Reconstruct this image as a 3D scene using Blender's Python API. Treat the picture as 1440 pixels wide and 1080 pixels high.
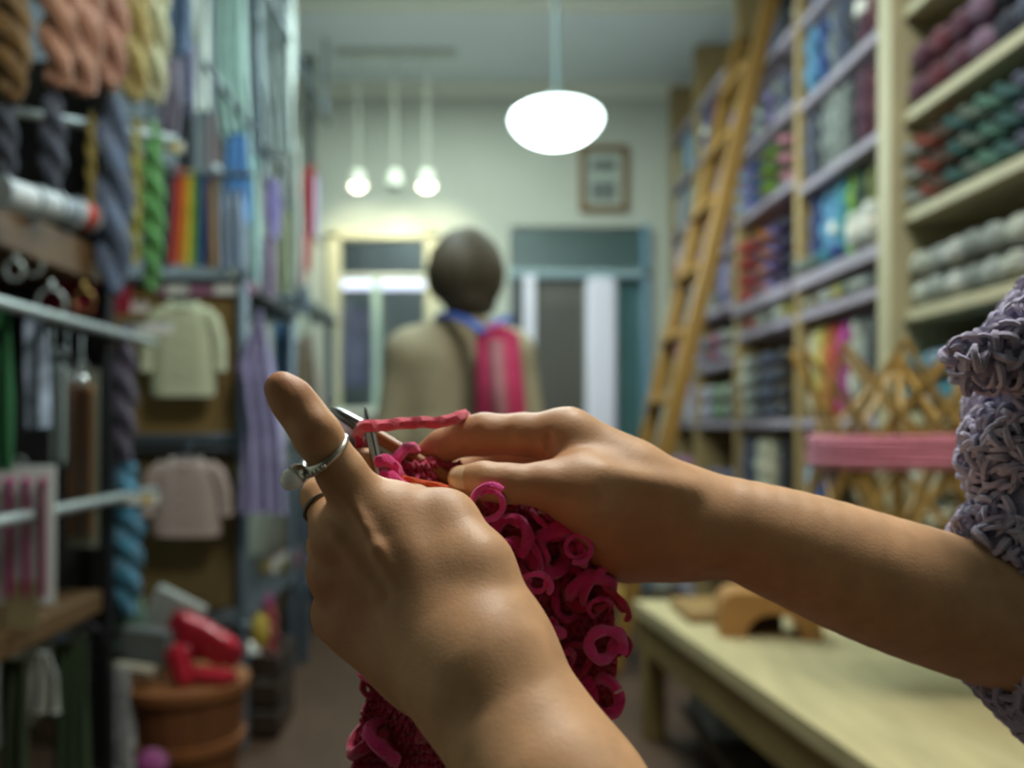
import bpy, math, random
import numpy as np
from mathutils import Vector, Matrix, Quaternion
random.seed(7)
rng = np.random.default_rng(11)
for o in list(bpy.data.objects):
    bpy.data.objects.remove(o)
SC = bpy.context.scene
COL = SC.collection
PI = math.pi

# ------------------------------------------------------------ camera
F, CX, CY, CAMH = 1200.0, 660.0, 600.0, 1.1      # focal length in px of 1440, vanishing point, eye height
cam_d = bpy.data.cameras.new('camera')
cam = bpy.data.objects.new('camera', cam_d)
COL.objects.link(cam)
cam.location = (0, 0, CAMH)
cam.rotation_euler = (PI / 2, 0, 0)
cam_d.sensor_width = 36.0
cam_d.lens = 36.0 * F / 1440.0
cam_d.shift_x = (720 - CX) / 1440.0
cam_d.shift_y = (CY - 540) / 1440.0
cam_d.clip_start = 0.02
cam_d.dof.use_dof = True
cam_d.dof.focus_distance = 0.415
cam_d.dof.aperture_fstop = 3.9
SC.camera = cam

def P(px, py, d):
    """world point seen at pixel (px, py) of the 1440x1080 frame, d metres down the room"""
    return np.array([(px - CX) / F * d, d, CAMH - (py - CY) / F * d])

# ------------------------------------------------------------ light
w = bpy.data.worlds.new('world')
SC.world = w
w.use_nodes = True
w.node_tree.nodes['Background'].inputs[0].default_value = (0.40, 0.60, 0.74, 1)
w.node_tree.nodes['Background'].inputs[1].default_value = 0.42

def lamp(name, kind, loc, energy, color, size=0.1, target=None, spot=None):
    l = bpy.data.lights.new(name, kind)
    l.energy = energy
    l.color = color
    if kind == 'AREA':
        l.shape = 'DISK'
        l.size = size
    else:
        l.shadow_soft_size = size
    if spot:
        l.spot_size = spot
        l.spot_blend = 0.7
    o = bpy.data.objects.new(name, l)
    COL.objects.link(o)
    o.location = loc
    if target is not None:
        o.rotation_euler = (Vector(target) - Vector(loc)).to_track_quat('-Z', 'Y').to_euler()
    return o
lamp('ceiling_lamp_over_seat', 'AREA', (0.60, 1.0, 3.2), 44, (1.0, 0.96, 0.86), 0.7)
lamp('ceiling_lamp_mid_shop', 'AREA', (0.0, 2.6, 3.3), 30, (0.78, 0.97, 1.0), 0.9)
lamp('ceiling_lamp_far', 'AREA', (-0.2, 4.4, 3.3), 32, (0.84, 1.0, 0.93), 0.9)
SC.view_settings.view_transform = 'Standard'
SC.view_settings.look = 'None'
SC.view_settings.gamma = 1.0
SC.view_settings.use_curve_mapping = False
SC.view_settings.exposure = 0.36
SC.cycles.use_denoising = True
SC.cycles.filter_width = 2.6
SC.cycles.max_bounces = 6

# ------------------------------------------------------------ helpers
def lin(c):
    if isinstance(c, str):
        c = [int(c[i:i + 2], 16) / 255 for i in (0, 2, 4)]
    return [x / 12.92 if x <= 0.04045 else ((x + 0.055) / 1.055) ** 2.4 for x in c]

MATS = {}
def mat(name, col, rough=0.6, metal=0.0, noise=0.0, nscale=20.0, bump=0.0, bscale=200.0, stretch=None, emit=None,
        estr=0.0, trans=0.0, sss=0.0, sheen=0.0, objcol=False, flush=False, wave=0.0, ior=1.45, coat=0.0):
    if name in MATS:
        return MATS[name]
    m = bpy.data.materials.new(name)
    m.use_nodes = True
    nt = m.node_tree
    b = nt.nodes['Principled BSDF']
    N, L = nt.nodes.new, nt.links.new
    c = lin(col) + [1]
    b.inputs['Base Color'].default_value = c
    b.inputs['Roughness'].default_value = rough
    b.inputs['Metallic'].default_value = metal
    b.inputs['IOR'].default_value = ior
    if trans: b.inputs['Transmission Weight'].default_value = trans
    if coat: b.inputs['Coat Weight'].default_value = coat
    if sheen:
        b.inputs['Sheen Weight'].default_value = sheen
        b.inputs['Sheen Roughness'].default_value = 0.5
    if sss:
        b.inputs['Subsurface Weight'].default_value = sss
        b.inputs['Subsurface Radius'].default_value = (1.0, 0.35, 0.2)
        b.inputs['Subsurface Scale'].default_value = 0.006
    if emit:
        b.inputs['Emission Color'].default_value = lin(emit) + [1]
        b.inputs['Emission Strength'].default_value = estr
    tc = N('ShaderNodeTexCoord')
    mp = N('ShaderNodeMapping')
    L(tc.outputs['Object'], mp.inputs['Vector'])
    if stretch: mp.inputs['Scale'].default_value = stretch
    src = None
    if objcol:
        oi = N('ShaderNodeObjectInfo')
        src = oi.outputs['Color']
    if noise:
        n = N('ShaderNodeTexNoise')
        n.inputs['Scale'].default_value = nscale
        n.inputs['Detail'].default_value = 4
        L(mp.outputs[0], n.inputs['Vector'])
        mr = N('ShaderNodeMapRange')
        mr.inputs[1].default_value, mr.inputs[2].default_value = 0.25, 0.75
        mr.inputs[3].default_value, mr.inputs[4].default_value = 1 - noise, 1 + noise * 0.6
        L(n.outputs[0], mr.inputs[0])
        mx = N('ShaderNodeVectorMath')
        mx.operation = 'SCALE'
        if src: L(src, mx.inputs[0])
        else: mx.inputs[0].default_value = c[:3]
        L(mr.outputs[0], mx.inputs['Scale'])
        src = mx.outputs[0]
    if flush:
        at = N('ShaderNodeAttribute')
        at.attribute_name = 'flush'
        mi = N('ShaderNodeMix')
        mi.data_type = 'RGBA'
        L(at.outputs['Fac'], mi.inputs['Factor'])
        if src: L(src, mi.inputs['A'])
        else: mi.inputs['A'].default_value = c
        mi.inputs['B'].default_value = lin('a8603f') + [1]
        src = mi.outputs['Result']
    if src: L(src, b.inputs['Base Color'])
    if bump:
        if wave:
            n2 = N('ShaderNodeTexWave')
            n2.inputs['Distortion'].default_value = wave
            n2.inputs['Detail'].default_value = 2
        else:
            n2 = N('ShaderNodeTexNoise')
            n2.inputs['Detail'].default_value = 3
        n2.inputs['Scale'].default_value = bscale
        L(mp.outputs[0], n2.inputs['Vector'])
        bp = N('ShaderNodeBump')
        bp.inputs['Strength'].default_value = bump
        bp.inputs['Distance'].default_value = 0.002
        L(n2.outputs[0], bp.inputs['Height'])
        L(bp.outputs[0], b.inputs['Normal'])
    MATS[name] = m
    return m

def frame_of(t, up=(0, 0, 1)):
    t = np.asarray(t, float)
    t = t / (np.linalg.norm(t) + 1e-12)
    u = np.asarray(up, float)
    if abs(np.dot(t, u)) > 0.97: u = np.array([1.0, 0, 0]) if abs(t[0]) < 0.9 else np.array([0, 1.0, 0])
    s = np.cross(t, u); s /= np.linalg.norm(s)
    return s, np.cross(s, t)

class MB:
    def __init__(self):
        self.v, self.f, self.n = [], [], 0
    def add(self, v, f):
        v = np.asarray(v, float).reshape(-1, 3)
        self.v.append(v)
        self.f += [tuple(i + self.n for i in q) for q in f]
        self.n += len(v)
        return self
    def box(self, c, s, rot=None, bev=0.0):
        x, y, z = np.asarray(s, float) / 2
        b = min(bev, x * .9, y * .9, z * .9)
        if b <= 0:
            v = np.array([(sx * x, sy * y, sz * z) for sx in (-1, 1) for sy in (-1, 1) for sz in (-1, 1)])
            f = [(0, 1, 3, 2), (4, 6, 7, 5), (0, 4, 5, 1), (2, 3, 7, 6), (0, 2, 6, 4), (1, 5, 7, 3)]
        else:
            # bevelled box: three verts per corner
            v, idx = [], {}
            for sx in (-1, 1):
                for sy in (-1, 1):
                    for sz in (-1, 1):
                        for k in range(3):
                            q = [sx * (x - b), sy * (y - b), sz * (z - b)]
                            q[k] = (sx * x, sy * y, sz * z)[k]
                            idx[(sx, sy, sz, k)] = len(v); v.append(q)
            f = []
            for k in range(3):
                a, c2 = [(1, 2), (2, 0), (0, 1)][k]
                for sg in (-1, 1):
                    ring = []
                    for (p, q) in ((-1, -1), (1, -1), (1, 1), (-1, 1)):
                        s3 = [0, 0, 0]; s3[k] = sg; s3[a] = p; s3[c2] = q
                        ring.append(idx[(*s3, k)])
                    f.append(tuple(ring if sg > 0 else ring[::-1]))
            for k in range(3):
                a, c2 = [(1, 2), (2, 0), (0, 1)][k]
                for p in (-1, 1):
                    for q in (-1, 1):
                        s0 = [0, 0, 0]; s0[k] = -1; s0[a] = p; s0[c2] = q
                        s1 = list(s0); s1[k] = 1
                        r = [idx[(*s0, a)], idx[(*s1, a)], idx[(*s1, c2)], idx[(*s0, c2)]]
                        f.append(tuple(r if p * q < 0 else r[::-1]))
            for sx in (-1, 1):
                for sy in (-1, 1):
                    for sz in (-1, 1):
                        r = [idx[(sx, sy, sz, k)] for k in range(3)]
                        f.append(tuple(r if sx * sy * sz > 0 else r[::-1]))
            v = np.array(v)
        if rot is not None:
            v = v @ np.array(rot).T
        return self.add(v + np.asarray(c, float), f)
    def beam(self, a, b, w, h, up=(0, 0, 1), bev=0.0):
        a, b = np.asarray(a, float), np.asarray(b, float)
        t = b - a
        L = np.linalg.norm(t)
        s, u = frame_of(t, up)
        return self.box((a + b) / 2, (w, L, h), np.array([s, t / L, u]).T, bev)
    def tube(self, path, r, n=8, closed=False, flute=None):
        p = np.asarray(path, float)
        m = len(p)
        r = np.broadcast_to(np.asarray(r, float), (m,))
        if closed: t = np.roll(p, -1, 0) - np.roll(p, 1, 0)
        else: t = np.gradient(p, axis=0)
        t = t / (np.linalg.norm(t, axis=1)[:, None] + 1e-12)
        s = frame_of(t[0])[0]
        v = []
        an = np.arange(n) * 2 * PI / n
        for i in range(m):
            s = s - np.dot(s, t[i]) * t[i]; s /= np.linalg.norm(s) + 1e-12
            u = np.cross(t[i], s)
            rr = np.full(n, r[i])
            if flute: rr = rr * (1 + flute[0] * np.cos(flute[1] * an + flute[2] * i))
            v.append(p[i] + np.outer(np.cos(an) * rr, s) + np.outer(np.sin(an) * rr, u))
        f = []
        for i in range(m if closed else m - 1):
            i2 = (i + 1) % m
            for j in range(n):
                j2 = (j + 1) % n
                f.append((i * n + j, i * n + j2, i2 * n + j2, i2 * n + j))
        if not closed:
            f.append(tuple(range(n))[::-1])
            f.append(tuple((m - 1) * n + j for j in range(n)))
        return self.add(np.concatenate(v), f)
    def lathe(self, prof, c=(0, 0, 0), n=24, axis=(0, 0, 1)):
        """prof: list of (radius, height) along axis"""
        t = np.asarray(axis, float); t = t / np.linalg.norm(t)
        s, u = frame_of(t, (0, 1, 0) if abs(t[1]) < .9 else (0, 0, 1))
        an = np.arange(n) * 2 * PI / n
        v, f = [], []
        for (r, h) in prof:
            r = max(r, 1e-5)
            v.append(np.asarray(c) + np.outer(np.cos(an) * r, s) + np.outer(np.sin(an) * r, u) + t * h)
        for i in range(len(prof) - 1):
            for j in range(n):
                j2 = (j + 1) % n
                f.append((i * n + j, i * n + j2, (i + 1) * n + j2, (i + 1) * n + j))
        f.append(tuple(range(n))[::-1])
        f.append(tuple((len(prof) - 1) * n + j for j in range(n)))
        return self.add(np.concatenate(v), f)
    def ellipsoid(self, c, r, n=16, m=10, rot=None, fn=None):
        v, f = [], []
        for i in range(m + 1):
            th = PI * i / m
            for j in range(n):
                ph = 2 * PI * j / n
                d = np.array([math.sin(th) * math.cos(ph), math.sin(th) * math.sin(ph), math.cos(th)])
                k = fn(d) if fn else 1.0
                v.append(d * k * np.asarray(r, float))
        for i in range(m):
            for j in range(n):
                j2 = (j + 1) % n
                f.append((i * n + j, (i + 1) * n + j, (i + 1) * n + j2, i * n + j2))
        v = np.array(v)
        if rot is not None: v = v @ np.array(rot).T
        return self.add(v + np.asarray(c, float), f)
    def prism(self, poly, a, b):
        """polygon given in 3-D (list of points) swept by the vector b-a"""
        p = np.asarray(poly, float)
        n = len(p)
        dv = np.asarray(b, float) - np.asarray(a, float)
        f = [tuple(range(n))[::-1], tuple(range(n, 2 * n))]
        f += [(i, (i + 1) % n, (i + 1) % n + n, i + n) for i in range(n)]
        return self.add(np.concatenate([p, p + dv]), f)
    def grid(self, G, thick=0.003, nrm=(0, -1, 0)):
        """closed sheet from a (rows, cols, 3) array, thickened"""
        G = np.asarray(G, float)
        R, Cn, _ = G.shape
        off = np.asarray(nrm, float) * thick / 2
        v = np.concatenate([(G + off).reshape(-1, 3), (G - off).reshape(-1, 3)])
        f, K = [], R * Cn
        for i in range(R - 1):
            for j in range(Cn - 1):
                q = (i * Cn + j, i * Cn + j + 1, (i + 1) * Cn + j + 1, (i + 1) * Cn + j)
                f.append(q); f.append(tuple(k + K for k in q[::-1]))
        ring = [j for j in range(Cn)] + [i * Cn + Cn - 1 for i in range(1, R)] + [(R - 1) * Cn + j for j in range(Cn - 2, -1, -1)] + [i * Cn for i in range(R - 2, 0, -1)]
        for k in range(len(ring)):
            a, b = ring[k], ring[(k + 1) % len(ring)]
            f.append((b, a, a + K, b + K))
        return self.add(v, f)
    def mesh(self, name, m, smooth=True, org=None):
        v = np.concatenate(self.v)
        if org is not None: v = v - np.asarray(org, float)
        me = bpy.data.meshes.new(name)
        me.from_pydata(v.tolist(), [], self.f)
        me.materials.append(m)
        if smooth:
            me.polygons.foreach_set('use_smooth', [True] * len(me.polygons))
            try: me.set_sharp_from_angle(angle=math.radians(38))
            except Exception: pass
        me.update()
        return me
    def build(self, name, m, parent=None, org=None, smooth=True, color=None):
        if org is None and parent is not None: org = parent.get('_org', (0, 0, 0))
        return obj(name, self.mesh(name, m, smooth, org), parent, None if parent is not None else org, color)

def obj(name, me, parent=None, loc=None, color=None):
    o = bpy.data.objects.new(name, me)
    COL.objects.link(o)
    if parent is not None: o.parent = parent
    if loc is not None: o.location = [float(x) for x in loc]
    if color is not None: o.color = lin(color) + [1]
    return o

LABELS = {}
def tag(o, label, cat, group=None, kind=None):
    o['label'] = label
    o['category'] = cat
    if group: o['group'] = group
    if kind: o['kind'] = kind
    LABELS.setdefault(label, []).append(o.name)
    return o
def thing(name, label, cat, loc=(0, 0, 0), group=None):
    o = obj(name, None, None, loc)
    o['_org'] = [float(x) for x in loc]
    return tag(o, label, cat, group)
def struct(mb, name, m, smooth=False):
    o = mb.build(name, m, smooth=smooth)
    o['kind'] = 'structure'
    return o
def copy_tree(o, loc, rot=None):
    c = o.copy(); COL.objects.link(c)
    c.location = loc
    if rot is not None: c.rotation_euler = rot
    for ch in o.children:
        d = ch.copy(); COL.objects.link(d); d.parent = c
        for g in ch.children:
            e = g.copy(); COL.objects.link(e); e.parent = d
    return c

# ------------------------------------------------------------ rounded bodies grown from one distance field
class Field:
    def __init__(self, lo, hi, h):
        self.h = h
        self.lo = np.asarray(lo, float)
        self.n = np.ceil((np.asarray(hi, float) - self.lo) / h).astype(int) + 1
        self.ax = [self.lo[i] + h * np.arange(self.n[i]) for i in range(3)]
    def new(self):
        return np.full(self.n, 1.0, np.float32)
    def _block(self, lo, hi):
        i0 = np.clip(((lo - self.lo) / self.h).astype(int), 0, self.n)
        i1 = np.clip(((hi - self.lo) / self.h).astype(int) + 2, 0, self.n)
        return tuple(slice(a, b) for a, b in zip(i0, i1))
    def cone(self, D, a, ra, b, rb, k, flat=None, sub=False, margin=0.03):
        a, b = np.asarray(a, float), np.asarray(b, float)
        r = max(ra, rb) + margin
        sl = self._block(np.minimum(a, b) - r, np.maximum(a, b) + r)
        if any(s.stop <= s.start for s in sl): return
        X = self.ax[0][sl[0]][:, None, None] - a[0]
        Y = self.ax[1][sl[1]][None, :, None] - a[1]
        Z = self.ax[2][sl[2]][None, None, :] - a[2]
        d = b - a
        L2 = float(d @ d) + 1e-12
        t = np.clip((X * d[0] + Y * d[1] + Z * d[2]) / L2, 0, 1)
        dx, dy, dz = X - t * d[0], Y - t * d[1], Z - t * d[2]
        q2 = dx * dx + dy * dy + dz * dz
        if flat is not None:           # flat = (unit axis, factor): thinner along that axis
            n, fac = np.asarray(flat[0], float), flat[1]
            along = dx * n[0] + dy * n[1] + dz * n[2]
            q2 = q2 + along * along * (1 / fac ** 2 - 1)
        S = np.sqrt(q2) - (ra + (rb - ra) * t)
        if flat is not None: S = S * flat[1] ** 0.5
        B = D[sl]
        if sub:
            S = -S
            hh = np.clip(0.5 - 0.5 * (B - S) / k, 0, 1)
            D[sl] = B + (S - B) * hh + k * hh * (1 - hh)
        else:
            hh = np.clip(0.5 + 0.5 * (B - S) / k, 0, 1)
            D[sl] = B + (S - B) * hh - k * hh * (1 - hh)
    def smin(self, A, B, k):
        hh = np.clip(0.5 + 0.5 * (A - B) / k, 0, 1)
        return A + (B - A) * hh - k * hh * (1 - hh)
    def mesh(self, D, name, m, flush=None, org=(0, 0, 0)):
        ins = D < 0
        c = np.zeros(self.n - 1, np.int8)
        for i in (0, 1):
            for j in (0, 1):
                for k in (0, 1):
                    c += ins[i:self.n[0] - 1 + i, j:self.n[1] - 1 + j, k:self.n[2] - 1 + k]
        act = np.argwhere((c > 0) & (c < 8))
        vid = np.full(self.n - 1, -1, np.int32)
        vid[act[:, 0], act[:, 1], act[:, 2]] = np.arange(len(act))
        acc = np.zeros((len(act), 3)); cnt = np.zeros(len(act))
        for axis in range(3):
            o1, o2 = [x for x in range(3) if x != axis]
            for p in (0, 1):
                for q in (0, 1):
                    s = act.copy(); s[:, o1] += p; s[:, o2] += q
                    e = s.copy(); e[:, axis] += 1
                    ds = D[s[:, 0], s[:, 1], s[:, 2]]; de = D[e[:, 0], e[:, 1], e[:, 2]]
                    x = (ds < 0) != (de < 0)
                    t = np.where(x, ds / np.where(x, ds - de, 1), 0)
                    pt = s.astype(float); pt[:, axis] += t
                    acc[x] += pt[x]; cnt[x] += 1
        V = self.lo + self.h * acc / np.maximum(cnt, 1)[:, None]
        faces = []
        for axis in range(3):
            o1, o2 = [(1, 2), (2, 0), (0, 1)][axis]
            sl0 = [slice(None)] * 3; sl1 = [slice(None)] * 3
            sl0[axis] = slice(0, -1); sl1[axis] = slice(1, None)
            a, b = ins[tuple(sl0)], ins[tuple(sl1)]
            for flip in (False, True):
                E = np.argwhere((a & ~b) if not flip else (~a & b))
                ok = (E[:, o1] > 0) & (E[:, o2] > 0) & (E[:, o1] < self.n[o1] - 1) & (E[:, o2] < self.n[o2] - 1)
                E = E[ok]
                q = []
                for (p, r) in ((1, 1), (0, 1), (0, 0), (1, 0)):
                    s = E.copy(); s[:, o1] -= p; s[:, o2] -= r
                    q.append(vid[s[:, 0], s[:, 1], s[:, 2]])
                q = np.stack(q, 1)
                faces.append(q[:, ::-1] if flip else q)
        Fq = np.concatenate(faces)
        me = bpy.data.meshes.new(name)
        me.vertices.add(len(V)); me.vertices.foreach_set('co', (V - np.asarray(org)).astype(np.float32).ravel())
        me.loops.add(Fq.size); me.loops.foreach_set('vertex_index', Fq.astype(np.int32).ravel())
        me.polygons.add(len(Fq))
        me.polygons.foreach_set('loop_start', np.arange(0, Fq.size, 4, dtype=np.int32))
        me.polygons.foreach_set('use_smooth', np.ones(len(Fq), bool))
        me.update(calc_edges=True); me.validate()
        me.materials.append(m)
        if flush is not None:
            fa = np.zeros(len(V))
            for (pt, rad, amt) in flush:
                dd = np.linalg.norm(V - np.asarray(pt), axis=1)
                fa = np.maximum(fa, amt * np.exp(-(dd / rad) ** 2))
            at = me.attributes.new('flush', 'FLOAT', 'POINT')
            at.data.foreach_set('value', fa.astype(np.float32))
        return me
# ------------------------------------------------------------ the room
BACK, CEIL, XR, XL = 5.8, 3.42, 1.72, -1.62
CREAM = mat('cream_wall_paint', 'bcc0b2', 0.8, noise=0.05, nscale=3)
CEILM = mat('ceiling_paint', 'dde8ea', 0.85, noise=0.04, nscale=3)
FLOORM = mat('dark_floorboards', '4a3627', 0.5, noise=0.35, nscale=6, stretch=(6, .6, 1))
TRIMM = mat('white_trim_paint', 'd8dccb', 0.5)
STREAKM = mat('streak_white', 'e4e2ee', 0.35)
GLASS = mat('window_glass', 'e8f4f2', 0.03, trans=1.0)
DARKG = mat('dark_door_panel', '57564c', 0.5, noise=0.1, nscale=5)
TEAL = mat('teal_blind', '53716f', 0.7, noise=0.1, nscale=8)
STEELG = mat('blue_grey_metal', '6d8585', 0.5)
s = struct(MB().box((0, 2.55, -.05), (3.6, 8.1, .1)), 'floor', FLOORM)
s = struct(MB().box((0, 2.55, CEIL + .05), (3.6, 8.1, .1)), 'ceiling', CEILM)
struct(MB().box((XR + .05, 2.55, CEIL / 2), (.1, 8.1, CEIL)), 'wall_right', CREAM)
struct(MB().box((XL - .05, 2.55, CEIL / 2), (.1, 8.1, CEIL)), 'wall_left', CREAM)
struct(MB().box((.05, -1.55, CEIL / 2), (3.5, .1, CEIL)), 'wall_fill_block', mat('dark_fill_block', '2f3334', .8, noise=.1, nscale=3))  # unseen wall added to block fill light, dark so it bounces little
# back wall with an opening for the window (x -.95..-.28, z 1.2..2.42) and one for the entrance (x .28..1.2, z 0..2.46)
wb = MB()
for (x0, x1, z0, z1) in ((XL, -.95, 0, CEIL), (-.95, -.28, 0, 1.2), (-.95, -.28, 2.42, CEIL), (-.28, .28, 0, CEIL), (.28, 1.2, 2.46, CEIL), (1.2, XR, 0, CEIL)):
    wb.box(((x0 + x1) / 2, BACK + .06, (z0 + z1) / 2), (x1 - x0, .12, z1 - z0))
struct(wb, 'wall_back', CREAM)
tr = MB()
tr.prism([(XL, BACK - .07, CEIL), (XL, BACK, CEIL), (XL, BACK, CEIL - .09), (XL, BACK - .02, CEIL - .08), (XL, BACK - .03, CEIL - .04)], (XL, 0, 0), (XR, 0, 0))
struct(tr, 'trim_1', TRIMM)
struct(MB().box((0.05, 4.62, CEIL - .03), (3.3, .10, .06), bev=.01), 'trim_2', TRIMM)
struct(MB().box((-.65, BACK - .015, .06), (1.9, .03, .12), bev=.008), 'baseboard_back', TRIMM)

# window with its frame, glass and what stands behind it
CRT = mat('cream_window_paint', 'c9c5a4', .5)
win = obj('window_1', None, None, (-.615, BACK, 1.81)); win['kind'] = 'structure'; win['_org'] = [-.615, BACK, 1.81]
def wpart(name, c, sz, m, root, bev=.006): return MB().box(c, sz, bev=bev).build(name, m, root)
wpart('frame_stile', (-.915, BACK - .01, 1.80), (.09, .10, 1.22), CRT, win)
wpart('frame_stile', (-.255, BACK - .01, 1.80), (.09, .10, 1.22), CRT, win)
wpart('frame_head', (-.585, BACK - .01, 2.40), (.75, .10, .07), CRT, win)
wpart('sill', (-.585, BACK - .03, 1.20), (.80, .16, .05), TRIMM, win)
wpart('mullion', (-.632, BACK + .01, 1.66), (.055, .06, .90), mat('mint_paint', 'aac0b2', .5), win)
wpart('transom', (-.59, BACK + .01, 2.12), (.62, .05, .03), TRIMM, win)
wpart('pane', (-.76, BACK + .03, 1.66), (.21, .006, .90), GLASS, win, 0)
wpart('pane', (-.45, BACK + .03, 1.66), (.31, .006, .90), GLASS, win, 0)
wpart('pane', (-.59, BACK + .03, 2.25), (.62, .006, .24), GLASS, win, 0)
# porch behind the wall
GREY = mat('porch_grey', '8d9494', .8, noise=.08, nscale=2)
po = MB()
po.box((0, BACK + 1.0, 1.6), (3.4, .1, 3.3)); po.box((0, BACK + .55, 3.0), (3.4, .9, .1)); po.box((-1.65, BACK + .55, 1.6), (.1, .9, 3.3)); po.box((1.65, BACK + .55, 1.6), (.1, .9, 3.3)); po.box((0, BACK + .55, -.05), (3.4, .9, .1))
struct(po, 'wall_porch', GREY)
lamp('porch_fill_light', 'AREA', (-.2, BACK + .5, 2.93), 7, (.85, .95, 1.0), .6)  # added fill light, brightens the porch behind the window
TUBE = mat('tube_light', 'ffffff', .4, emit='e8e4ff', estr=1.6)
tl = thing('tube_light', 'white tube light glowing across the far window', 'light', (-.62, BACK + .33, 2.12))
MB().lathe([(.030, -.34), (.033, -.335), (.033, .335), (.030, .34)], (-.66, BACK + .33, 2.12), 16, (1, 0, 0)).build('tube', TUBE, tl)
MB().box((-.66, BACK + .33, 2.17), (.72, .07, .04), bev=.008).build('housing', TRIMM, tl)
MB().box((-.34, BACK + .33, 2.60), (.015, .015, .82)).box((-.98, BACK + .33, 2.60), (.015, .015, .82)).build('hanger', TRIMM, tl)
po = thing('poster', 'mauve poster hanging behind the far window', 'poster', (-.74, BACK + .12, 1.72))
MB().box((-.76, BACK + .15, 1.66), (.25, .008, .58)).build('sheet', mat('mauve_print', '8f88ab', .7, noise=.45, nscale=7), po)
MB().lathe([(.009, -.13), (.009, .13)], (-.76, BACK + .15, 1.955), 10, (1, 0, 0)).build('rail', STEELG, po)
# low counter under the window with parcels
cn = thing('counter', 'dark low counter under the far window', 'counter', (-.75, BACK - .25, 0))
DK = mat('dark_stained_wood', '33271f', .5, noise=.2, nscale=12)
MB().box((-.75, BACK - .25, 1.02), (.72, .40, .04), bev=.006).build('worktop', DK, cn)
MB().box((-.75, BACK - .23, .5), (.66, .34, 1.0), bev=.004).build('cabinet_body', DK, cn)
MB().box((-.92, BACK - .41, .5), (.30, .02, .9), bev=.004).build('door', DK, cn)
MB().box((-.58, BACK - .41, .5), (.30, .02, .9), bev=.004).build('door', DK, cn)
for i, (x, c, nm, hh) in enumerate(((-.93, 'b58a8c', 'dusty pink', .10), (-.80, '8a5560', 'maroon', .13), (-.68, 'c08a70', 'tan', .09), (-.56, '9c8f9e', 'grey mauve', .12))):
    b = thing('parcel', f'{nm} parcel on the dark counter under the far window', 'parcel', (x, BACK - .30, 1.04), 'parcels on the counter')
    MB().box((x, BACK - .30, 1.04 + hh / 2), (.11, .12, hh), bev=.01).build('wrapping', mat('paper_' + nm, c, .7), b)
    MB().box((x, BACK - .30, 1.04 + hh / 2), (.015, .124, hh + .004), bev=.002).build('ribbon', TRIMM, b)

# entrance: dark door leaf between pale bars shaped after light streaks, side light, transom
dr = obj('door_1', None, None, (.74, BACK, 0)); dr['kind'] = 'structure'; dr['_org'] = [.74, BACK, 0]
wpart('post_or_streak_bar', (.405, BACK - .02, 1.06), (.075, .12, 2.12), STREAKM, dr)  # thinner pale bar, added after the narrow light streak
wpart('post_or_streak_bar', (.885, BACK - .05, 1.05), (.205, .14, 2.10), STREAKM, dr, .03)  # broad white bar added in the shape of a bright light streak
wpart('frame_head', (.74, BACK - .01, 2.13), (.94, .12, .06), mat('blue_grey_paint', '8fa6ab', .5), dr)
wpart('post_or_streak_bar', (1.19, BACK - .01, 1.23), (.05, .12, 2.46), mat('blue_metal', '6d8fa0', .4), dr)
wpart('leaf', (.615, BACK + .01, 1.05), (.35, .05, 2.06), DARKG, dr)
wpart('leaf_panel', (.615, BACK - .017, 1.45), (.25, .012, .95), mat('door_panel_inset', '4b4a42', .5), dr)
wpart('leaf_panel', (.615, BACK - .017, .50), (.25, .012, .70), mat('door_panel_inset', '4b4a42', .5), dr)
wpart('side_light', (1.08, BACK + .02, 1.06), (.19, .006, 2.1), GLASS, dr, 0)
wpart('side_light_daylight', (1.08, BACK + .06, 1.06), (.19, .006, 2.1), mat('daylight_teal', '6f9a9c', .7), dr, 0)  # teal sheet behind the glass standing in for bluish daylight
wpart('transom_pane', (.74, BACK + .02, 2.31), (.90, .006, .28), mat('hazy_glass', 'e8f4f2', .35, trans=1.0), dr, 0)
wpart('transom_blind', (.74, BACK + .06, 2.31), (.90, .02, .28), TEAL, dr, 0)
hb = MB().lathe([(.0, -.002), (.028, 0), (.03, .012), (.012, .02), (.012, .045), (.03, .05), (.032, .075), (.02, .09)], (.76, BACK - .02, 1.02), 16, (0, -1, 0))
hb.build('handle', mat('brass', 'a58d55', .3, metal=1), dr)
# framed picture high on the wall
pf = thing('picture_frame', 'brown framed picture high above the entrance', 'picture', (.94, BACK - .03, 2.75))
FRB = mat('frame_wood', '7d5f36', .5)
for c, sz in (((.865, BACK - .02, 2.985), (.27, .04, .035)), ((.865, BACK - .02, 2.575), (.27, .04, .035)), ((.735, BACK - .02, 2.78), (.035, .04, .44)), ((1.055, BACK - .02, 2.78), (.04, .04, .46))):
    pass
MB().box((.91, BACK - .02, 2.985), (.33, .04, .04), bev=.006).box((.91, BACK - .02, 2.575), (.33, .04, .04), bev=.006).box((.765, BACK - .02, 2.78), (.04, .04, .37), bev=.006).box((1.055, BACK - .02, 2.78), (.04, .04, .37), bev=.006).build('frame', FRB, pf)
MB().box((.91, BACK - .008, 2.78), (.26, .01, .38)).build('mount', mat('picture_mount', 'aab4a8', .6), pf)
MB().box((.91, BACK - .016, 2.70), (.16, .006, .12)).build('print', mat('picture_print', '69706c', .6, noise=.4, nscale=14), pf)
MB().box((.91, BACK - .016, 2.87), (.16, .006, .07)).build('print', mat('picture_print', '69706c', .6), pf)

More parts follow.
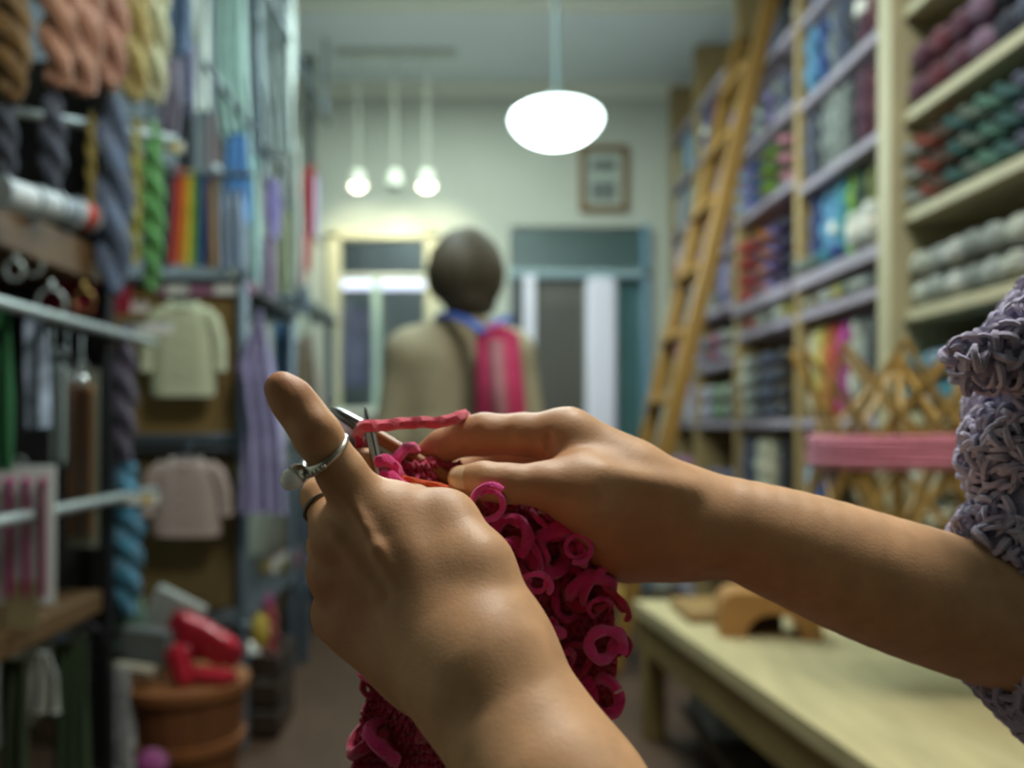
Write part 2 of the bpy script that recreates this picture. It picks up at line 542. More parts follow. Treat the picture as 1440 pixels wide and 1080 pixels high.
# pendant lamp
OPAL = mat('opal_glass', 'ffffff', .3, emit='e9ffff', estr=4.5)
pd = thing('pendant_lamp', 'white opal glass pendant lamp hanging over the aisle', 'lamp', (.366, 3.6, CEIL))
LX, LY, LZ = .366, 3.6, 2.385
prof = [(.07, .102), (.12, .094), (.160, .076), (.186, .050), (.195, .018), (.188, -.018), (.170, -.058), (.142, -.096), (.104, -.126), (.060, -.142), (.0, -.146)]
MB().lathe([(r, h * .64) for r, h in prof[::-1]], (LX, LY, LZ), 40).build('shade', OPAL, pd)
MB().lathe([(.075, 0), (.078, .02), (.05, .045), (.02, .06)], (LX, LY, LZ + .060), 24).build('fitter', STEELG, pd)
MB().lathe([(.008, 0), (.008, CEIL - LZ - .11)], (LX, LY, LZ + .11), 12).build('rod', STEELG, pd)
MB().lathe([(.06, 0), (.055, -.02), (.02, -.03)], (LX, LY, CEIL), 20).build('canopy', STEELG, pd)
lamp('pendant_light', 'POINT', (LX, LY - .0, LZ - .22), 24, (.85, 1.0, 1.0), .16)

# spot lights on a ceiling track
tk = thing('track_light', 'ceiling track with three small spot lamps near the far window', 'light', (-.45, 5.25, CEIL))
MB().box((-.45, 5.25, CEIL - .02), (.75, .04, .04), bev=.006).build('track', CREAM, tk)
BULB = mat('spot_bulb', 'ffffff', .3, emit='fff8dc', estr=7.0)
DIM = mat('spot_bulb_off', '8a9391', .3)
for px, on in ((503, 1), (555, 0), (600, 1)):
    p = P(px, 258, 5.25)
    MB().lathe([(.0045, 0), (.0045, CEIL - p[2] - .10)], (p[0], 5.25, p[2] + .07), 10).build('stem', CREAM, tk)
    h = MB().lathe([(.030, .08), (.040, .07), (.055, .0), (.060, -.02), (.054, -.018), (.045, .0)], p, 20).build('lamp_head', TRIMM, tk)
    MB().ellipsoid(p + np.array([0, 0, -.012]), (.052 if px == 600 else .043, .045, .034), 16, 10).build('bulb', BULB if on else DIM, tk)
    if on:
        lamp('spot_lamp', 'SPOT', p + np.array([0, -.06, -.05]), 15, (1.0, .95, .70), .03, (p[0], BACK, 2.30), math.radians(75))
# ------------------------------------------------------------ yarn makers (shared meshes, colour per object)
YARN = mat('yarn', 'ffffff', 0.92, noise=0.22, nscale=70, bump=0.7, bscale=160, objcol=True, sheen=0.25, wave=3.0)
PAPER = mat('paper_band', 'd9d7cb', .7, noise=.08, nscale=40)
ORD = ['first', 'second', 'third', 'fourth', 'fifth', 'sixth', 'seventh', 'eighth', 'ninth', 'tenth', 'eleventh', 'twelfth', 'thirteenth', 'fourteenth', 'fifteenth', 'sixteenth', 'seventeenth', 'eighteenth']
HC = {}
def hank_mesh(ratio, turns, n=2):
    """twisted hank hanging down from z=0 to z=-ratio, outer radius 1"""
    key = (round(ratio, 1), round(turns, 1), n)
    if key in HC: return HC[key]
    mb = MB()
    rings = int(14 + turns * 11)
    for s in range(n):
        ts = np.linspace(0, 1, rings)
        path, rad = [], []
        for t in ts:
            a = t * turns * 2 * PI + s * 2 * PI / n
            k = 0.30 + 0.7 * math.sin(PI * min(max(t, .04), .96)) ** .38
            path.append((.44 * k * math.cos(a), .44 * k * math.sin(a), -ratio * t))
            rad.append(.56 * k)
        mb.tube(path, rad, 10, flute=(.05, 5, .55))
    # the loop end tucked at the bottom and the eye at the top
    mb.ellipsoid((0, 0, -ratio * .985), (.40, .34, .34), 10, 7)
    an = np.linspace(0, 2 * PI, 15)[:-1]
    mb.tube([(.26 * math.cos(a), 0, .02 + .30 * math.sin(a)) for a in an], .15, 7, closed=True)
    HC[key] = mb.mesh('hank_yarn', YARN)
    return HC[key]
def band_mesh():
    if 'band' not in HC:
        HC['band'] = MB().lathe([(1.05, -.5), (1.09, -.48), (1.09, .48), (1.05, .5), (1.0, .48), (1.0, -.48)], (0, 0, 0), 20).mesh('paper_band', PAPER)
    return HC['band']
def hank(label, loc, L, R, color, turns=None, group=None, rot=(0, 0, 0), band=None, name='yarn_hank'):
    turns = turns or max(1.0, round(L / R / 5.2 * 2) / 2)
    e = thing(name, label, 'yarn', loc, group)
    e.rotation_euler = rot
    y = obj('twisted_yarn', hank_mesh(L / R, turns), e, None, color)
    y.scale = (R * .95, R * .95, R)
    if band is not None:
        b = obj('paper_band', band_mesh(), e, (0, 0, -L * band))
        b.scale = (R * .93, R * .93, R * 1.1)
    return e
def ball_mesh(k):
    if ('ball', k) in HC: return HC['ball', k]
    q = np.random.default_rng(100 + k)
    ax = q.normal(size=(5, 3)); ax /= np.linalg.norm(ax, axis=1)[:, None]
    def fn(d):
        w = np.abs(ax @ d)
        i = int(np.argmin(w))
        side = np.cross(ax[i], ax[(i + 1) % 5]); side /= np.linalg.norm(side)
        return 1 + .035 * math.sin(26 * float(np.dot(ax[i], d))) - .03 * float(w[i]) ** .5
    mb = MB().ellipsoid((0, 0, 0), (1, .98, .95), 26, 18, fn=fn)
    for i in range(3):            # top strands lying over the ball
        s, u = frame_of(ax[i])
        an = np.linspace(0, 2 * PI, 25)[:-1]
        mb.tube([(s * math.cos(a) + u * math.sin(a)) * .985 + ax[i] * .12 * (i - 1) for a in an], .055, 5, closed=True)
    HC['ball', k] = mb.mesh('ball_yarn', YARN)
    return HC['ball', k]
def ball(label, loc, R, color, group=None, tail=True):
    e = thing('yarn_ball', label, 'yarn', loc, group)
    k = random.randrange(4)
    y = obj('wound_yarn', ball_mesh(k), e, None, color)
    y.scale = (R * .93, R * .93, R * .93); y.rotation_euler = [random.uniform(0, 6) for _ in range(3)]
    if tail:
        if 'tail' not in HC:
            th = np.linspace(0, 1, 10)
            HC['tail'] = MB().tube([(.5 * t - .2, -.93 + .25 * t * t - .08 * math.sin(6 * t), -.3 - .62 * t) for t in th], .05, 6).mesh('yarn_tail', YARN)
        t = obj('yarn_tail', HC['tail'], e, None, color); t.scale = (R, R, R)
    return e
def skein_mesh():
    """pull skein: plump oval along z with slanting strands, centre at origin, length 2*1.55, radius 1"""
    if 'skein' in HC: return HC['skein']
    mb = MB()
    n, m = 22, 16
    v, f = [], []
    for i in range(m + 1):
        t = -1 + 2 * i / m
        r = (1 - abs(t) ** 3.2) ** .5 * .98 + .02
        for j in range(n):
            a = 2 * PI * j / n
            k = 1 + .05 * math.sin(5 * a + 9 * t) + .02 * math.sin(11 * a - 14 * t)
            v.append((r * k * math.cos(a), r * k * math.sin(a), 1.55 * t))
    for i in range(m):
        for j in range(n):
            j2 = (j + 1) % n
            f.append((i * n + j, i * n + j2, (i + 1) * n + j2, (i + 1) * n + j))
    f.append(tuple(range(n))[::-1]); f.append(tuple(m * n + j for j in range(n)))
    mb.add(v, f)
    HC['skein'] = mb.mesh('skein_yarn', YARN)
    return HC['skein']
def skein(label, loc, R, color, group=None, rot=(0, 0, 0), stretch=1.0):
    e = thing('yarn_skein', label, 'yarn', loc, group)
    e.rotation_euler = rot
    y = obj('wound_yarn', skein_mesh(), e, None, color); y.scale = (R, R, R * stretch)
    b = obj('paper_band', band_mesh(), e); b.scale = (R * .98, R * .98, R * .8 * stretch)
    return e
# ------------------------------------------------------------ wall of shelves on the window side of the aisle
PINE = mat('pale_painted_pine', 'aaa382', .55, noise=.12, nscale=14, stretch=(1, 1, .15))
PINE2 = mat('golden_pine', '9a8458', .55, noise=.15, nscale=14, stretch=(1, 1, .15))
SHM = mat('cool_lit_shelf_paint', '98909c', .5, noise=.1, nscale=9)  # same pale shelf paint, tinted lilac for the cooler light farther in
BACKP = mat('shelf_back_board', '3d3730', .8, noise=.15, nscale=5)
SX0, SX1 = 1.35, 1.67
UPR = [1.76, 2.70, 3.52, 4.33, 5.12, 5.74]
su = thing('shelving_unit', 'tall pale pine wall shelving packed with yarn beside the ladder', 'shelf', (SX0, 3.7, 0))
for y in UPR:
    t = .085 if y == 2.70 else .05
    MB().box(((SX0 + SX1) / 2 - (.02 if y == 2.70 else 0), y, 1.69), (SX1 - SX0 + (.04 if y == 2.70 else 0), t, 3.38), bev=.005).build('upright', PINE if y < 3 else PINE2, su)
MB().box((SX1 + .015, 3.74, 1.69), (.03, 4.0, 3.38)).build('back_panel', BACKP, su)
LEV = {0: [.08, .42, .78, 1.14, 1.46, 1.765, 2.075, 2.40, 2.72],
       1: [.08, .42, .76, 1.13, 1.565, 1.70, 2.08, 2.42, 2.76],
       2: [.08, .42, .76, 1.13, 1.565, 1.70, 2.14, 2.46, 2.78],
       3: [.08, .42, .76, 1.13, 1.45, 1.75, 2.05, 2.36, 2.68, 3.0],
       4: [.08, .42, .76, 1.13, 1.45, 1.75, 2.05, 2.36, 2.68, 3.0]}
for b, ls in LEV.items():
    y0, y1 = UPR[b] + .03, UPR[b + 1] - .03
    if b == 0: y1 = UPR[1] - .042
    if b == 1: y0 = UPR[1] + .042
    for z in ls:
        if b in (1, 2) and z == 1.70: th, dx = .05, .03
        else: th, dx = .036, 0
        MB().box(((SX0 + SX1) / 2 - dx / 2, (y0 + y1) / 2, z - th / 2), (SX1 - SX0 + dx, y1 - y0, th), bev=.004).build('shelf', PINE if b == 0 else SHM, su)

COLS = {'plum': '5e2140', 'wine': '6d1830', 'mauve': '8a6a86', 'dusty lilac': 'a596b5', 'navy': '1d2440', 'ink blue': '24304f', 'slate': '55607a', 'teal': '2f6d6b',
        'sea green': '57907c', 'grey green': '6f8577', 'pale grey': 'aab4ad', 'off white': 'cfd6c4', 'cream': 'd6d0ae', 'chalk white': 'dfe4da', 'silver grey': '8d9791',
        'rust': '9a4126', 'brick red': 'a83428', 'brown': '5d412c', 'beige': 'a39678', 'sky blue': '6ab0d8', 'royal blue': '1f4f9e', 'deep blue': '153b7c',
        'turquoise': '3fa3b5', 'lime': '8fc22e', 'leaf green': '3f7f35', 'bottle green': '1d4a34', 'olive': '76802e', 'mustard': 'c3a83a', 'lemon': 'd9cf63',
        'orange': 'd07c26', 'scarlet': 'bf2a2c', 'magenta': 'c233a0', 'hot pink': 'd2478c', 'rose': 'd08a9a', 'violet': '67469c', 'lavender': '9d92cc', 'charcoal': '30343a',
        'black': '1a1c20', 'purple': '4c2d6c', 'powder blue': '9fc0d6', 'moss': '56663a', 'peach': 'd9a184'}
PLACE = {0: 'bay before the broad pale upright', 1: 'bay just past the broad pale upright', 2: 'second bay past the broad upright', 3: 'third bay past the broad upright, behind the ladder', 4: 'last bay by the entrance wall'}
CNT = {}
def lname(color, kind, b, lev, i, extra=''):
    nm = 'shelf' if not extra else extra
    base = ['floor-level', 'knee-high', 'bench-high', 'waist-high', 'chest-high', 'head-high', 'seventh', 'eighth', 'ninth', 'top'][lev]
    return f'{color} {kind}, {ORD[i]} from near end, {base} shelf, {["nearest bay", "bay past broad upright", "bay beside ladder", "bay behind ladder", "bay by entrance"][b]}'
def fill(b, lev, items, R=.05, kind='hank', layers=1, xin=-.015, y0=None, y1=None, up=None):
    """items: colour names from the near upright to the far one"""
    z = LEV[b][lev]
    ya = UPR[b] + (.07, .16, .12, .12, .12)[b] if y0 is None else y0
    yb = UPR[b + 1] - .05 if y1 is None else y1
    n = len(items)
    pitch = (yb - ya) / n
    grp = f'yarn on the {["floor-level", "knee-high", "bench-high", "waist-high", "chest-high", "head-high", "seventh", "eighth", "ninth", "top"][lev]} shelf of {["the nearest bay", "the bay past the broad upright", "the bay level with the ladder", "the bay behind the ladder", "the bay beside the entrance"][b]}'
    r = min(R, pitch * .485)
    clear = (LEV[b][lev + 1] if lev + 1 < len(LEV[b]) else 3.36) - .04 - z
    if kind in ('hank', 'ball', 'skein') and lev >= 3: layers = max(1, int((clear - .02) / (2.03 * r)))
    if kind == 'stand' and up is None or up and up > clear - .02: up = clear - .025
    for i, c in enumerate(items):
        if not c: continue
        y = ya + pitch * (i + .5)
        for l in range(layers):
            x = SX0 + xin + random.uniform(0, .02)
            zz = z + .003 + r * (1 + 2.02 * l)
            yy = y + random.uniform(-.004, .004)
            kd = kind
            nm = {'hank': 'twisted yarn hank', 'ball': 'yarn ball', 'stand': 'standing yarn hank', 'skein': 'yarn skein', 'cone': 'yarn skein'}[kd]
            lb = lname(c + ([' bottom-layer' if layers > 1 else '', ' second-layer', ' third-layer', ' fourth-layer', ' fifth-layer'][l]), nm, b, lev, i)
            col = COLS[c]
            if l: yy += random.uniform(-.2, .2) * (pitch / 2 - r) if pitch / 2 > r else 0
            if kd == 'hank':      # lying, its end towards the aisle
                hank(lb, (x, yy, zz), .25, r, col, 1.5, grp, (0, -PI / 2, 0))
            elif kd == 'ball':
                ball(lb, (x + r, yy, zz), r * .98, col, grp)
            elif kd == 'skein':
                skein(lb, (x + r * 1.5, yy, zz), r * .98, col, grp, (0, PI / 2, 0))
            elif kd == 'stand':
                L = up or .28
                hank(lb, (x + r + .01, yy, z + L), L - r * .36, r, col, None, grp, (0, 0, random.uniform(0, 3)), band=.5 if random.random() < .12 else None)
# nearest bay (1.76 .. 2.70): its far end stands beside the broad upright, so list from near to far
fill(0, 7, ['ink blue', 'navy', 'black', 'navy', 'plum', 'plum'], .068, 'ball')
fill(0, 6, ['navy', 'ink blue', 'slate', 'navy', 'mauve', 'plum', 'wine', 'plum'], .052, 'ball', 2)
fill(0, 5, ['navy', 'purple', 'violet', 'slate', 'teal', 'sea green', 'grey green', 'teal', 'brown', 'rust', 'pale grey'], .042, 'hank', 2)
fill(0, 4, ['dusty lilac', 'silver grey', 'lavender', 'off white', 'pale grey', 'silver grey', 'chalk white', 'pale grey', 'off white'], .046, 'ball', 2)
fill(0, 3, ['black', 'charcoal', 'slate', 'royal blue', 'sky blue', 'turquoise', 'powder blue', 'turquoise'], .05, 'hank', 1)
fill(0, 2, ['beige', 'cream', 'silver grey', 'lime', 'moss', 'beige', 'cream', 'off white'], .05, 'hank', 2)
fill(0, 1, ['charcoal', 'olive', 'violet', 'purple', 'slate', 'cream', 'beige', 'navy'], .05, 'ball', 2)
# bay past the broad upright (2.70 .. 3.52)
fill(1, 8, ['wine', 'charcoal', 'leaf green', 'pale grey', 'royal blue', 'deep blue'], .05, 'stand', up=.30)
fill(1, 7, ['wine', 'plum', 'charcoal', 'slate', 'silver grey', 'royal blue', 'sky blue'], .05, 'stand', up=.30)
fill(1, 6, ['wine', 'plum', 'black', 'silver grey', 'pale grey', 'silver grey', 'charcoal', 'slate'], .045, 'stand', up=.29)
fill(1, 5, ['mustard', 'olive', 'bottle green', 'lime', 'turquoise', 'sky blue', 'sky blue', 'deep blue'], .043, 'stand', up=.335, xin=.008)
for i, (y, c, kd) in enumerate(((2.80, 'chalk white', 0), (2.90, 'chalk white', 0), (3.08, 'royal blue', 1), (3.17, 'turquoise', 1), (3.30, 'grey green', 1), (3.42, 'silver grey', 1))):
    lb = f'{c} small yarn {"skein" if kd == 0 else "ball"} in front of the bright standing hanks, {ORD[i]} from broad upright'
    if kd == 0: skein(lb, (SX0 - .03, y, 1.70 + .068), .036, COLS[c], 'small yarns before the standing hanks', stretch=1.2)
    else: ball(lb, (SX0 - .025, y, 1.70 + .033), .031, COLS[c], 'small yarns before the standing hanks')
fill(1, 4, ['silver grey', 'chalk white', 'off white', 'grey green', 'lemon', 'cream', 'chalk white', 'off white', 'beige', 'cream'], .038, 'ball')
fill(1, 3, ['charcoal', 'silver grey', 'off white', 'magenta', 'scarlet', 'orange', 'lemon', 'cream'], .05, 'stand', up=.34)
fill(1, 2, ['brown', 'beige', None, None, None, 'royal blue', 'powder blue'], .05, 'stand', up=.26)
fill(1, 1, ['beige', 'cream', 'navy', 'slate', 'brown', 'beige'], .06, 'ball')
# bay level with ladder (3.52 .. 4.33)
fill(2, 8, ['charcoal', 'royal blue', 'black', 'charcoal', 'slate', 'royal blue', 'brown'], .05, 'stand', up=.29, xin=.06)
fill(2, 7, ['slate', 'silver grey', 'lavender', 'charcoal', 'pale grey', 'slate', 'silver grey'], .05, 'ball', 2)
fill(2, 6, ['rose', 'moss', 'lime', 'olive', 'slate', 'royal blue', 'lavender', 'powder blue'], .048, 'hank', 2)
fill(2, 5, ['navy', 'purple', 'lavender', 'orange', 'slate', 'brick red', 'scarlet', 'brick red'], .046, 'hank', 3)
fill(2, 4, ['lemon', 'off white', 'chalk white', 'silver grey', 'off white', 'beige', 'scarlet', 'brick red', 'silver grey'], .036, 'ball')
fill(2, 3, [None, 'charcoal', None, 'slate', 'charcoal', None, 'silver grey', 'off white'], .05, 'ball')
fill(2, 2, [None, 'black', None, 'cream', 'cream', 'off white', 'navy', 'slate'], .05, 'stand', up=.28)
# bays beyond
pal3 = [['lavender', 'powder blue', 'orange', 'chalk white', 'wine', 'slate', 'royal blue', 'off white'], ['mustard', 'brown', 'dusty lilac', 'silver grey', 'chalk white', 'purple', 'sky blue'],
        ['dusty lilac', 'royal blue', 'lavender', 'rose', 'scarlet', 'pale grey', 'lavender', 'violet'], ['beige', 'lavender', 'slate', 'brown', 'pale grey', 'chalk white', 'dusty lilac'],
        ['off white', 'lavender', 'rose', 'brick red', 'silver grey', 'lavender', 'chalk white'], ['grey green', 'off white', 'leaf green', 'pale grey', 'lavender', 'cream'], ['navy', 'lavender', 'slate', 'charcoal', 'dusty lilac', 'navy']]
pal4 = [['sky blue', 'powder blue', 'teal', 'slate', 'mustard', 'chalk white'], ['pale grey', 'silver grey', 'teal', 'lavender', 'off white', 'slate'], ['lemon', 'lime', 'mustard', 'lavender', 'powder blue', 'rose'],
        ['powder blue', 'sky blue', 'chalk white', 'beige', 'lavender', 'teal'], ['hot pink', 'purple', 'scarlet', 'lavender', 'rose', 'off white'], ['lavender', 'chalk white', 'powder blue', 'dusty lilac', 'lavender', 'pale grey'],
        ['rose', 'lavender', 'hot pink', 'chalk white', 'dusty lilac', 'lavender']]
for lv, it in zip((8, 7, 6, 5, 4, 3, 2), pal3): fill(3, lv, it, .05, ['stand', 'ball', 'hank', 'stand', 'hank', 'ball', 'hank'][8 - lv], 2 if [0, 1, 1, 0, 1, 1, 0][8 - lv] else 1, up=.25)
for lv, it in zip((8, 7, 6, 5, 4, 3, 2), pal4): fill(4, lv, it, .05, ['stand', 'stand', 'stand', 'ball', 'stand', 'stand', 'ball'][8 - lv], 2 if lv in (5, 2) else 1, up=.25)

# ------------------------------------------------------------ library ladder leaning on the shelves
LAD = mat('golden_ladder_wood', '8a682f', .5, noise=.18, nscale=10, stretch=(1, 1, .2))
ld = thing('ladder', 'golden wooden library ladder leaning against the yarn shelves', 'ladder', (.58, 4.0, 0))
def lx(z): return .616 + z * .2415
for y in (3.78, 4.22):
    MB().beam((lx(.0) + .02, y, 0.01), (lx(3.02), y, 3.02), .04, .075, (1, 0, .26), .008).build('rail', LAD, ld)
k = 0
for z in np.arange(.32, 2.9, .30):
    MB().box((lx(z), 4.0, z), (.10, .40, .03), bev=.004).build('tread', LAD, ld)
for y in (3.78, 4.22):
    MB().box((lx(3.0) + .03, y, 3.0), (.07, .03, .05), bev=.005).build('top_hook', mat('dark_iron', '25262a', .5, metal=.6), ld)

# ------------------------------------------------------------ bench
BEN = mat('worn_pale_bench_wood', 'b8ac82', .5, noise=.2, nscale=9, stretch=(4, .5, 1), bump=.15, bscale=60)
bn = thing('bench', 'pale worn wooden bench with square legs under the reaching arm', 'bench', (.95, 2.2, 0))
A, B_, C_, D_ = P(890, 842, 3.1), P(1130, 842, 3.1), None, None
zt = .47
def bx(t, side): # along the bench: t 0 far, 1 near
    l0, l1 = np.array([.595, 3.10]), np.array([.78, 1.25])
    r0, r1 = np.array([1.215, 3.10]), np.array([1.30, 1.25])
    return (l0 + (l1 - l0) * t) if side == 0 else (r0 + (r1 - r0) * t)
poly = [(*bx(0, 0), zt), (*bx(0, 1), zt), (*bx(1, 1), zt), (*bx(1, 0), zt)]
MB().prism([(p[0], p[1], zt - .045) for p in poly], (0, 0, 0), (0, 0, .045)).build('seat_board', BEN, bn, smooth=False)
BEN2 = mat('bench_frame_wood', '8a7648', .55, noise=.2, nscale=9, stretch=(4, .5, 1))
for (t0, s0, t1, s1) in ((.02, 0, .98, 0), (.02, 1, .98, 1), (.02, 0, .02, 1), (.98, 0, .98, 1)):
    a, b = bx(t0, s0), bx(t1, s1)
    if s0 == s1:
        d = .03 if s0 == 0 else -.03
        a = a + [d, 0]; b = b + [d, 0]
    MB().beam((*a, zt - .105), (*b, zt - .105), .03, .12, bev=.003).build('apron', BEN2, bn)
for t in (.04, .96):
    for s_ in (0, 1):
        q = bx(t, s_) + np.array([.05 if s_ == 0 else -.05, 0])
        MB().box((q[0], q[1], .21), (.075, .075, .42), bev=.005).build('leg', BEN2, bn)
q0, q1 = bx(.04, 0), bx(.96, 1)
MB().box((.97, 2.2, .10), (.44, 1.7, .03), bev=.004).build('lower_shelf', mat('bench_shelf_dark', '4a3f33', .6), bn)
bxw = thing('storage_box', 'pale blue grey storage box on the shelf under the bench', 'box', (.86, 2.86, .115))
MB().box((.86, 2.80, .203), (.2, .3, .17), bev=.008).build('box_body', mat('blue_grey_card', '8d9aa0', .7), bxw)
MB().box((.86, 2.80, .295), (.21, .31, .022), bev=.004).build('box_lid', mat('blue_grey_card', '8d9aa0', .7), bxw)

# arched wooden block and flat board lying on the bench
BLK = mat('red_brown_block_wood', 'a0743f', .5, noise=.15, nscale=14)
ab = thing('wooden_block', 'brown wooden block with an arched hollow standing on the bench', 'block', (.885, 2.63, zt))
W, H = .29, .135
outer = [(-W / 2, 0), (-W / 2, H * .55)] + [(-W / 2 + .05 + .05 * math.cos(a), H * .55 + H * .45 * math.sin(a)) for a in np.linspace(PI, PI / 2, 7)[1:]] + \
        [(W / 2 - .09 + .09 * math.sin(a), H * .55 + H * .45 * math.cos(a)) for a in np.linspace(0, PI / 2, 8)] + [(W / 2, 0)]
inner = [(W * .28 * math.cos(a) + .01, .075 * math.sin(a)) for a in np.linspace(0, PI, 15)]
ring_ = outer + inner
ca, sa = math.cos(-.18), math.sin(-.18)
mbk = MB()
# front face as strips between the arch and the outer edge
no = 22
def res(pts, n):
    p = np.array(pts); dd = np.r_[0, np.cumsum(np.linalg.norm(np.diff(p, axis=0), axis=1))]
    tt = np.linspace(0, dd[-1], n); return np.stack([np.interp(tt, dd, p[:, 0]), np.interp(tt, dd, p[:, 1])], 1)
O_, I_ = res(outer, no), res(inner[::-1], no)
v = []
for dy in (-.08, .08):
    for q in list(O_) + list(I_):
        v.append((.905 + q[0] * ca - dy * sa, 2.60 + q[0] * sa + dy * ca, zt + .001 + q[1]))
K = 2 * no
f = []
for i in range(no - 1):
    f += [(i, i + 1, no + i + 1, no + i), (K + i + 1, K + i, K + no + i, K + no + i + 1), (i + 1, i, K + i, K + i + 1), (no + i, no + i + 1, K + no + i + 1, K + no + i)]
f += [(0, no, K + no, K), (no - 1, K + no - 1, K + 2 * no - 1, 2 * no - 1)]
mbk.add(v, f)
mbk.build('arched_body', BLK, ab)
MB().box((.905, 2.655, zt + .03), (.13, .01, .058), rot=[[ca, -sa, 0], [sa, ca, 0], [0, 0, 1]]).build('back_board', mat('dark_inside_wood', '4a3020', .7), ab)
fb = tag(MB().box((.80, 2.86, zt + .018), (.20, .26, .034), bev=.006).build('flat_board', mat('tan_board', '937444', .55, noise=.2, nscale=12), org=(.80, 2.86, zt)), 'flat tan board lying at the far end of the bench', 'board')

MB().box((1.16, 2.0, .783), (.42, .26, .03), bev=.004).build('pull_out_board', PINE, su)
# ------------------------------------------------------------ umbrella yarn swift with a pink skein
SW = mat('swift_wood', '9c7d42', .5, noise=.15, nscale=20)
sx, sy = 1.005, 2.0
sw = thing('yarn_swift', 'wooden umbrella swift with crossed slats clamped to the pull-out board', 'yarn swift', (sx, sy, .80))
MB().lathe([(.012, 0), (.012, .30), (.016, .305), (.016, .33), (.011, .335), (.011, .43), (.018, .44), (.02, .455), (.012, .47)], (sx, sy, .80), 14).build('shaft', SW, sw)
MB().box((sx, sy, .82), (.07, .06, .04), bev=.006).box((sx, sy - .02, .85), (.04, .04, .04), bev=.006).build('clamp', SW, sw)
for z in (.875, 1.225):
    MB().lathe([(.018, -.02), (.034, -.018), (.034, .018), (.018, .02)], (sx, sy, z), 18).build('hub', SW, sw)
NS = 12
Rr, dth = .235, 1.52
for i in range(NS):
    a = i * 2 * PI / NS + .1
    for sg in (1, -1):
        t = np.array([sx + Rr * math.cos(a), sy + Rr * math.sin(a), 1.283])
        b = np.array([sx + Rr * math.cos(a + sg * dth), sy + Rr * math.sin(a + sg * dth), .862])
        off = np.array([math.cos(a + sg * dth / 2), math.sin(a + sg * dth / 2), 0]) * (.004 * sg)
        MB().beam(t + off, b + off, .013, .005, (math.cos(a + sg * dth / 2), math.sin(a + sg * dth / 2), 0)).build('slat', SW, sw)
    t = np.array([sx + Rr * math.cos(a), sy + Rr * math.sin(a), 1.283]); 
    MB().beam((sx + .03 * math.cos(a), sy + .03 * math.sin(a), .875), (sx + (Rr * .74) * math.cos(a), sy + (Rr * .74) * math.sin(a), 1.06), .012, .006).build('spoke', SW, sw)
    MB().beam((sx + .03 * math.cos(a), sy + .03 * math.sin(a), 1.225), (sx + (Rr * .74) * math.cos(a), sy + (Rr * .74) * math.sin(a), 1.085), .012, .006).build('spoke', SW, sw)
PKS = mat('dusty_pink_yarn', 'cf7f93', .9, noise=.2, nscale=60, sheen=.3, bump=.5, bscale=500)
ps = thing('yarn_skein', 'dusty pink skein stretched around the waist of the wooden swift', 'yarn', (sx, sy, 1.045), 'yarn on the swift')
an = np.linspace(0, 2 * PI, 41)[:-1]
for j in range(7):
    rr = .193 + .003 * (j % 2)
    MB().tube([(sx + rr * math.cos(a), sy + rr * math.sin(a), 1.012 + j * .0105 + .002 * math.sin(3 * a + j)) for a in an], .0066, 6, closed=True).build('strand', PKS, ps)
# ------------------------------------------------------------ racks on the other side of the aisle
BLACK = mat('black_metal', '15161a', .45, metal=.3)
WOODB = mat('brown_shelf_wood', '5a4429', .55, noise=.2, nscale=10, stretch=(3, .5, 1))
CHROME = mat('pale_metal_rail', 'a8b4b4', .35, metal=.5)
GREYM = mat('grey_blue_metal', '5c6a75', .4, metal=.4)
CLEAR = mat('clear_plastic', 'ffffff', .02, trans=1.0, ior=1.08)
rk = thing('display_rack', 'black metal rack with brown wooden shelves near the knitter', 'rack', (-1.2, 1.9, 0))
for x, y in ((-1.01, 2.35), (-1.42, 2.35), (-1.01, 1.2), (-1.42, 1.2)):
    MB().box((x, y, 1.07), (.05, .05, 2.14), bev=.005).build('post', BLACK, rk)
for z, th, nm in ((1.585, .10, 'shelf'), (.655, .06, 'shelf'), (.16, .04, 'shelf')):
    MB().box((-1.215, 1.77, z - th / 2), (.43, 1.12, th), bev=.006).build(nm, WOODB, rk)
MB().tube([P(-60, 143, 1.93), P(245, 196, 2.58)], .013, 10).beam(P(150, 180, 2.36), (-1.01, 2.35, 1.93), .014, .014).build('sloping_arm', CHROME, rk)
for z, m in ((1.355, CHROME), (.905, CHROME)):
    MB().tube([(-.965, 1.15, z), (-.965, 2.62, z)], .013, 10).build('rail', m, rk)
    for y in (1.25, 2.35):
        MB().beam((-1.01, y, z), (-.965, y, z), .012, .012).build('rail_bracket', m, rk)
MB().box((-1.44, 1.77, 1.07), (.02, 1.15, 2.1)).build('back_panel', mat('rack_back_dark', '1f2224', .8), rk)
MB().box((-1.225, 2.385, 1.38), (.37, .015, 1.48)).build('end_panel', mat('rack_back_dark', '1f2224', .8), rk)
MB().box((-1.0, 1.77, 2.12), (.05, 1.2, .04), bev=.004).build('top_bar', BLACK, rk)
MB().tube([(-.985, 1.15, 2.52), (-.985, 2.62, 2.52)], .012, 10).box((-.985, 1.35, 2.33), (.02, .02, .40)).box((-.985, 2.33, 2.33), (.02, .02, .40)).build('upper_rail', CHROME, rk)

